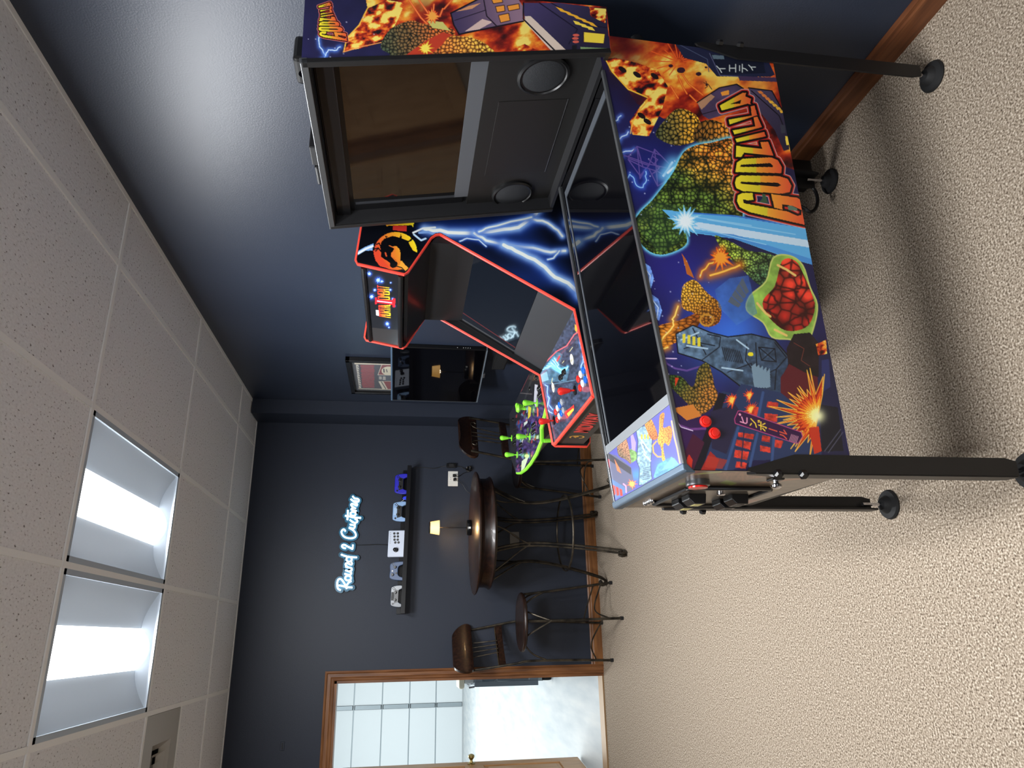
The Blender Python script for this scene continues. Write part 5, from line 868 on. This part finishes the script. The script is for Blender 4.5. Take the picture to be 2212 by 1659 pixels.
for z in (.79, .665):
    for y in (.29, .37):
        s_ = MB().prism([(-.006, y, z-.022), (-.034, y, z-.018), (-.034, y, z+.016), (-.02, y, z+.03), (-.006, y, z+.03)], (0, .055, 0)).build('coin_slot_housing', m_blacks, cd, bevel=.002); MB().box((-.0348, y+.012, z-.012), (-.0338, y+.043, z+.01)).build('coin_label', mat('coin_yellow', (206, 196, 120), .4) if z > .7 else m_black, s_)
q = MB().lathe([(.012, 0), (.012, .008), (.008, .01)], (-.006, .262, .738), (-1, 0, 0), 20).build('lock', m_chrome, cd, smooth=True)
q = MB().box((-.008, .065, .655), (-.001, .1, .69)).build('plunger_plate', m_plastic, pb, bevel=.004); MB().lathe([(.007, 0), (.007, .006), (.013, .01), (.013, .016), (.006, .02)], (-.008, .082, .672), (-1, 0, 0), 16).build('plunger', m_chrome, q, smooth=True)
# legs
def leg(cx, cy, sx, sy, foot=True):
    q = MB(); t_ = .006; zt, zk, zb_ = .79, .665, .06
    P1 = [(0, zt-.02), (.006, zt), (.012, zt-.005), (.046, zk), (.046, zb_+.03), (.038, zb_), (0, zb_)]
    for pts_, ax in ((P1, 0), (P1, 1)):
        if ax == 0: q.prism([(cx+sx*(-t_+a), cy-sy*t_*1.5, z) for a, z in pts_], (0, sy*t_, 0))
        else: q.prism([(cx-sx*t_*1.5, cy+sy*(-t_+a), z) for a, z in pts_], (sx*t_, 0, 0))
    lg = q.build('leg', m_powder, pb)
    for z in (.745-.03, .68-.03): MB().lathe([(.012, 0), (.012, .009), (.008, .014)], (cx-sx*.006, cy-sy*.006, z), (-sx, -sy, 0), 6).build('leg_bolt', m_blacks, lg)
    fx, fy = cx+sx*.012, cy+sy*.012
    MB().cyl((fx, fy, .015), (fx, fy, .1), .006).build('leveller_stem', m_chrome, lg); MB().lathe([(.047, 0), (.049, .005), (.045, .012), (.03, .016), (.022, .03), (.018, .034), (0, .036)], (fx, fy, 0), (0, 0, 1), 36).build('foot_cup', m_rubber, lg, smooth=True)
leg(0, 0, 1, 1); leg(0, CW, 1, -1); leg(1.275, 0, -1, 1); leg(1.275, CW, -1, -1)
# back box
BV0, BV1 = -.035, .787
bb = [(1.048, 1.897), (1.32, 1.905), (1.345, 1.065), (1.185, 1.062)]
for y0, y1 in ((BV0, BV0+.02), (BV1-.02, BV1)): MB().prism([(x, y0, z) for x, z in bb], (0, y1-y0, 0)).build('backbox_side', m_black, pb)
fn = np.array([.829, .136]); fn /= np.linalg.norm(fn); fd = np.array([.137, -.835]); fd /= np.linalg.norm(fd)
def bp(t_, dep, y): p_ = np.array([1.048, 1.897])+fd*t_+fn*dep; return (p_[0], y, p_[1])
BL = .846; i0, i1 = BV0+.02, BV1-.02
MB().prism([(1.05, i0, 1.893), (1.32, i0, 1.903), (1.32, i0, 1.885), (1.053, i0, 1.877)], (0, i1-i0, 0)).build('backbox_top', m_black, pb); MB().prism([bp(BL, .0, i0), bp(BL-.012, 0, i0), bp(BL-.012, .12, i0), bp(BL, .12, i0)], (0, i1-i0, 0)).build('backbox_floor', m_black, pb)
MB().prism([(1.30, i0, 1.884), (1.318, i0, 1.884), (1.343, i0, 1.068), (1.325, i0, 1.068)], (0, i1-i0, 0)).build('backbox_back', m_black, pb)
MB().prism([bp(-.004, -.006, BV0-.004), bp(.016, -.006, BV0-.004), bp(.016, .012, BV0-.004), bp(-.004, .012, BV0-.004)], (0, BV1-BV0+.008, 0)).build('top_trim', mat('trim_steel_dark', (96, 98, 100), .35, .7), pb, bevel=.002)
for y in (BV0-.004, BV1-.014): MB().prism([bp(0, -.006, y), bp(BL, -.006, y), bp(BL, .01, y), bp(0, .01, y)], (0, .018, 0)).build('side_trim', m_powder, pb, bevel=.002)
pn = lambda t0, t1, y0, y1, d0, d1: MB().prism([bp(t0, d0, y0), bp(t1, d0, y0), bp(t1, d1, y0), bp(t0, d1, y0)], (0, y1-y0, 0))
pn(.02, BL-.012, i0, i1, .06, .07).build('inner_panel', m_black, pb)
pn(.03, .08, i0, i1, .035, .06).build('upper_fascia', m_blacks, pb, bevel=.002)
pn(.02, .495, i0, i1, .052, .06).build('display_frame', m_blacks, pb)
pn(.095, .462, i0+.005, i1-.058, .049, .052).build('display_glass', mat('display_gloss', (9, 8, 8), .04, spec=.9, coat=.6), pb)
pn(.462, .512, i0+.005, i1-.045, .047, .052).build('display_lower_bezel', mat('bezel_midgrey', (72, 74, 78), .45), pb)
pn(.1, .462, i1-.058, i1-.045, .047, .052).build('display_side_bezel', mat('bezel_darker', (40, 42, 46), .4), pb)
pn(.512, BL-.012, i0, i1, .044, .06).build('speaker_panel', mat('panel_charcoal', (19, 18, 17), .5), pb)
pn(.562, .785, .205, .59, .0425, .044).build('score_screen', mat('dmd_dark', (18, 16, 15), .5), pb, bevel=.001)
pn(.785, .7865, .205, .59, .042, .044).build('score_screen_edge', m_steel, pb)
na = (-fn[0], 0, -fn[1])
for y in (.095, .715):
    p_ = bp(.682, .044, y); q = MB().lathe([(.079, -.001), (.079, .008), (.072, .012), (.069, .008)], p_, na, 48).build('speaker_ring', m_plastic, pb, smooth=True); MB().lathe([(.07, .006), (.05, .012), (.02, .015), (0, .0155)], p_, na, 48).build('speaker_grille', m_grey, q, smooth=True)
# back box side art
A = Art([(1.185, BV0-.0016, 1.062), (1.345, BV0-.0016, 1.065), (1.32, BV0-.0016, 1.905), (1.048, BV0-.0016, 1.897)], 200, 520, pm, (30, 28, 62))
def bb_art(A):
    A.c *= (.75+.6*fbm(A.X, A.Y, 50, 3, 31))[:, None]; A.blob(*C1(900, 380)[0], 40, (34, 44, 130), .7); A.blob(*C1(200, 200)[0], 60, (34, 32, 70), .5)
    A.fire(C1(420, -300, 2200, -200, 2200, 360, 1400, 380, 1000, 330, 800, 240, 500, 130), 1, .25, .72, 15, 40); A.blob(*C1(880, 60)[0], 26, (110, 24, 22), .6)
    for q_ in ((770, 0, 850, 120, 900, 170), (830, -10, 900, 90), (940, 30, 930, 120), (1000, 60, 980, 110), (1080, -20, 1010, 60)): A.line(C1(*q_), 4, (232, 84, 36)); A.line(C1(*q_), 1.6, (250, 150, 80))
    A.fire(C1(320, 350, 340, 260, 420, 180, 480, 60, 620, 0, 740, 20, 700, 120, 640, 240, 600, 290, 440, 330), 1, .3, .6, 19, 18, (26, 16, 22)); A.line(C1(325, 350, 345, 260, 430, 170, 490, 50), 2.6, (252, 196, 70)); A.line(C1(320, 356, 440, 320, 580, 290), 2, (240, 160, 90))
    for q_ in ((155, 255, 160, 320, 200, 380, 160, 420), (200, 380, 220, 340, 260, 345, 300, 320)): A.bolt(C1(*q_), 2, (214, 238, 255), (80, 130, 230), 5)
    A.cracked(C1(575, 320, 640, 200, 780, 140, 860, 160, 1050, 190, 1080, 250, 1000, 400, 660, 410, 640, 370), (70, 84, 62), (206, 110, 50), C1(620, 330)[0], C1(950, 240)[0], 7.5, (14, 20, 14), 23); A.fill(C1(730, 390, 880, 280, 1000, 220, 1070, 240, 900, 390), (190, 60, 36)); A.burst(*C1(880, 330)[0], 22, 11, 5, ((230, 150, 40), (252, 230, 90)), rim=None); A.fill(C1(890, 140, 1000, 150, 1050, 210, 930, 190), (206, 200, 110)); A.burst(*C1(930, 110)[0], 24, 11, 6, ((232, 90, 40), (250, 170, 70)), rim=None)
    A.cracked(C1(1030, 260, 1150, 250, 1260, 280, 1340, 340, 1360, 400, 1000, 410), (226, 140, 60), (240, 196, 80), C1(1050, 390)[0], C1(1300, 300)[0], 8, (90, 34, 10), 29)
    # railway carriages
    A.fill(C1(1055, 90, 1270, -20, 1480, -60, 1545, 40, 1550, 145, 1370, 180, 1110, 235, 1070, 160), (70, 58, 92), col2=(150, 120, 140), p0=C1(1100, 150)[0], p1=C1(1500, 60)[0]); A.fill(C1(1150, 215, 1270, 130, 1340, 150, 1250, 200), (246, 214, 196), .8); A.fill(C1(1090, 80, 1180, 40, 1260, 20, 1200, 60), (250, 176, 110), .8); A.line(C1(1055, 90, 1270, -20), 3, (14, 10, 18)); A.line(C1(1055, 90, 1075, 170, 1112, 235, 1370, 180, 1550, 145), 3, (14, 10, 18)); A.line(C1(1280, 0, 1300, 110, 1370, 180), 2.4, (30, 20, 34)); A.line(C1(1080, 140, 1290, 70), 1.6, (30, 22, 40))
    for q_ in ((1330, -10, 1400, -20, 1410, 15, 1345, 25), (1360, 45, 1420, 35, 1425, 75, 1370, 85), (1380, 105, 1450, 90, 1460, 140, 1395, 155), (1440, 40, 1520, 25, 1525, 60, 1450, 75)): A.fill(C1(*q_), (246, 160, 60)); A.line(C1(*q_), 1.4, (40, 20, 30), closed=True)
    A.fill(C1(1550, 20, 1800, 20, 2110, 60, 2150, 370, 1930, 360, 1790, 370, 1560, 140), (72, 62, 106), col2=(40, 36, 60), p0=C1(1600, 40)[0], p1=C1(1900, 340)[0]); A.fill(C1(1560, 110, 1600, 110, 1860, 360, 1760, 368, 1560, 150), (226, 206, 190)); A.line(C1(1550, 20, 1550, 130, 1790, 370), 3, (14, 10, 18)); A.line(C1(1660, 20, 1920, 200, 1860, 300), 2.2, (24, 20, 40)); A.line(C1(1740, 20, 2000, 170, 2120, 190), 2, (24, 20, 40))
    for k in range(5): A.fill(C1(1770+k*52, 45+k*24, 1815+k*52, 60+k*24, 1850+k*52, 90+k*24, 1805+k*52, 78+k*24), (248, 186, 50)); 
    for k in range(3): A.fill(C1(1890+k*45, 140+k*18, 1930+k*45, 150+k*18, 1950+k*45, 175+k*18, 1905+k*45, 165+k*18), (250, 222, 80))
    A.fill(C1(1960, 215, 2110, 230, 2100, 300, 1960, 290), (250, 222, 70)); A.line(C1(1960, 215, 2110, 230, 2100, 300, 1960, 290), 2.4, (50, 30, 50), closed=True); A.fill(C1(1880, 310, 1915, 305, 1915, 360, 1885, 360), (24, 24, 30)); A.fill(C1(1940, 320, 2130, 330, 2130, 360, 1940, 360), (130, 160, 110)); A.fire(C1(2000, 50, 2115, 60, 2110, 160, 2010, 110), 1, .3, .6, 6, 12)
    for x, y in ((1910, 240), (1905, 262), (1908, 285)): A.ell(*C1(x, y)[0], 7, 3, (214, 96, 80))
    A.fire(C1(1480, 330, 1560, 300, 1700, 370, 1480, 372), 1, .2, .8, 9, 12); A.stars(C1(40, 60, 560, 400), 12)
    def f(x, y): u = (y-215)/1390; x0, x1 = 158+u*(150-158)+8, 235; 
    # logo carried over from the cabinet, smaller
    def g(x, y):
        v_ = np.clip((1600-y)/1385, -.2, 1.2)                     # 0 at G, 1 at A
        xl = 338+(165-338)*max(0, (v_-.55)/.45) if v_ > .55 else 338; xr = 1030-(1030-470)*v_; s_ = (x-xl)/(xr-xl)
        L0 = 155+(8)*v_; R0 = 345-(345-245)*min(1, v_*1.25); return (640+(L0+(R0-L0)*s_*(1.0))/3.16, (282-270*v_)/3.16)
    logo(A, g, .42)
bb_art(A)
A.build('backbox_art', pb, .32, coat=.15)
# bits attached at the back
MB().lathe([(.022, 0), (.022, .035), (.018, .04)], (1.277, .04, .955), (1, 0, 0), 24).build('rear_bumper', m_plastic, pb)
tp = empty('webcam_bar', (1.66, 1.76, 1.912), TH, 'small black gadget on top of backbox, nearer the picture edge', 'gadget', None)
MB().box((-.06, -.06, .0), (.03, .05, .05)).build('body', m_plastic, tp, bevel=.012); MB().cyl((-.062, 0, .025), (-.055, 0, .025), .014).build('lens', m_gloss, tp)
tp = empty('topper_light', (1.64, 2.12, 1.912), TH, 'low black topper light lying on the backbox near its far corner', 'gadget', None)
MB().box((-.1, -.1, .0), (.02, .0, .035)).build('body', m_black, tp, bevel=.004); MB().box((-.1, .01, .0), (.02, .12, .03)).build('clip', m_plastic, tp, bevel=.008)
# power brick and cable under the machine
bp_ = ony(1722, 380, 2.2); pk_ = empty('power_box', tuple(bp_), 0, 'black power box with looping cable hanging beneath the rear of the pinball machine', 'power box'); MB().box((-.05, -.04, -.045), (.05, .04, .045)).build('body', m_plastic, pk_, bevel=.006); MB().box((-.052, -.042, .02), (-.02, -.0395, .04)).build('white_sticker', m_white, pk_)
MB().tube(smoothline([tuple(ony(x, y, 2.15)-bp_) for x, y in ((1740, 398), (1758, 408), (1766, 430), (1762, 450), (1750, 458), (1738, 450), (1725, 445), (1700, 446))], 6), .0065, 8).build('power_cable', m_plastic, pk_, smooth=True)
tag(MB().prism([(0, 0, 0), (.008, .002, 0), (.004, .009, 0)], (0, 0, .002)).build('paper_scrap', m_white, loc=(1.12, 1.33, .001)), 'tiny white paper scrap on the carpet below the pinball machine', 'scrap')
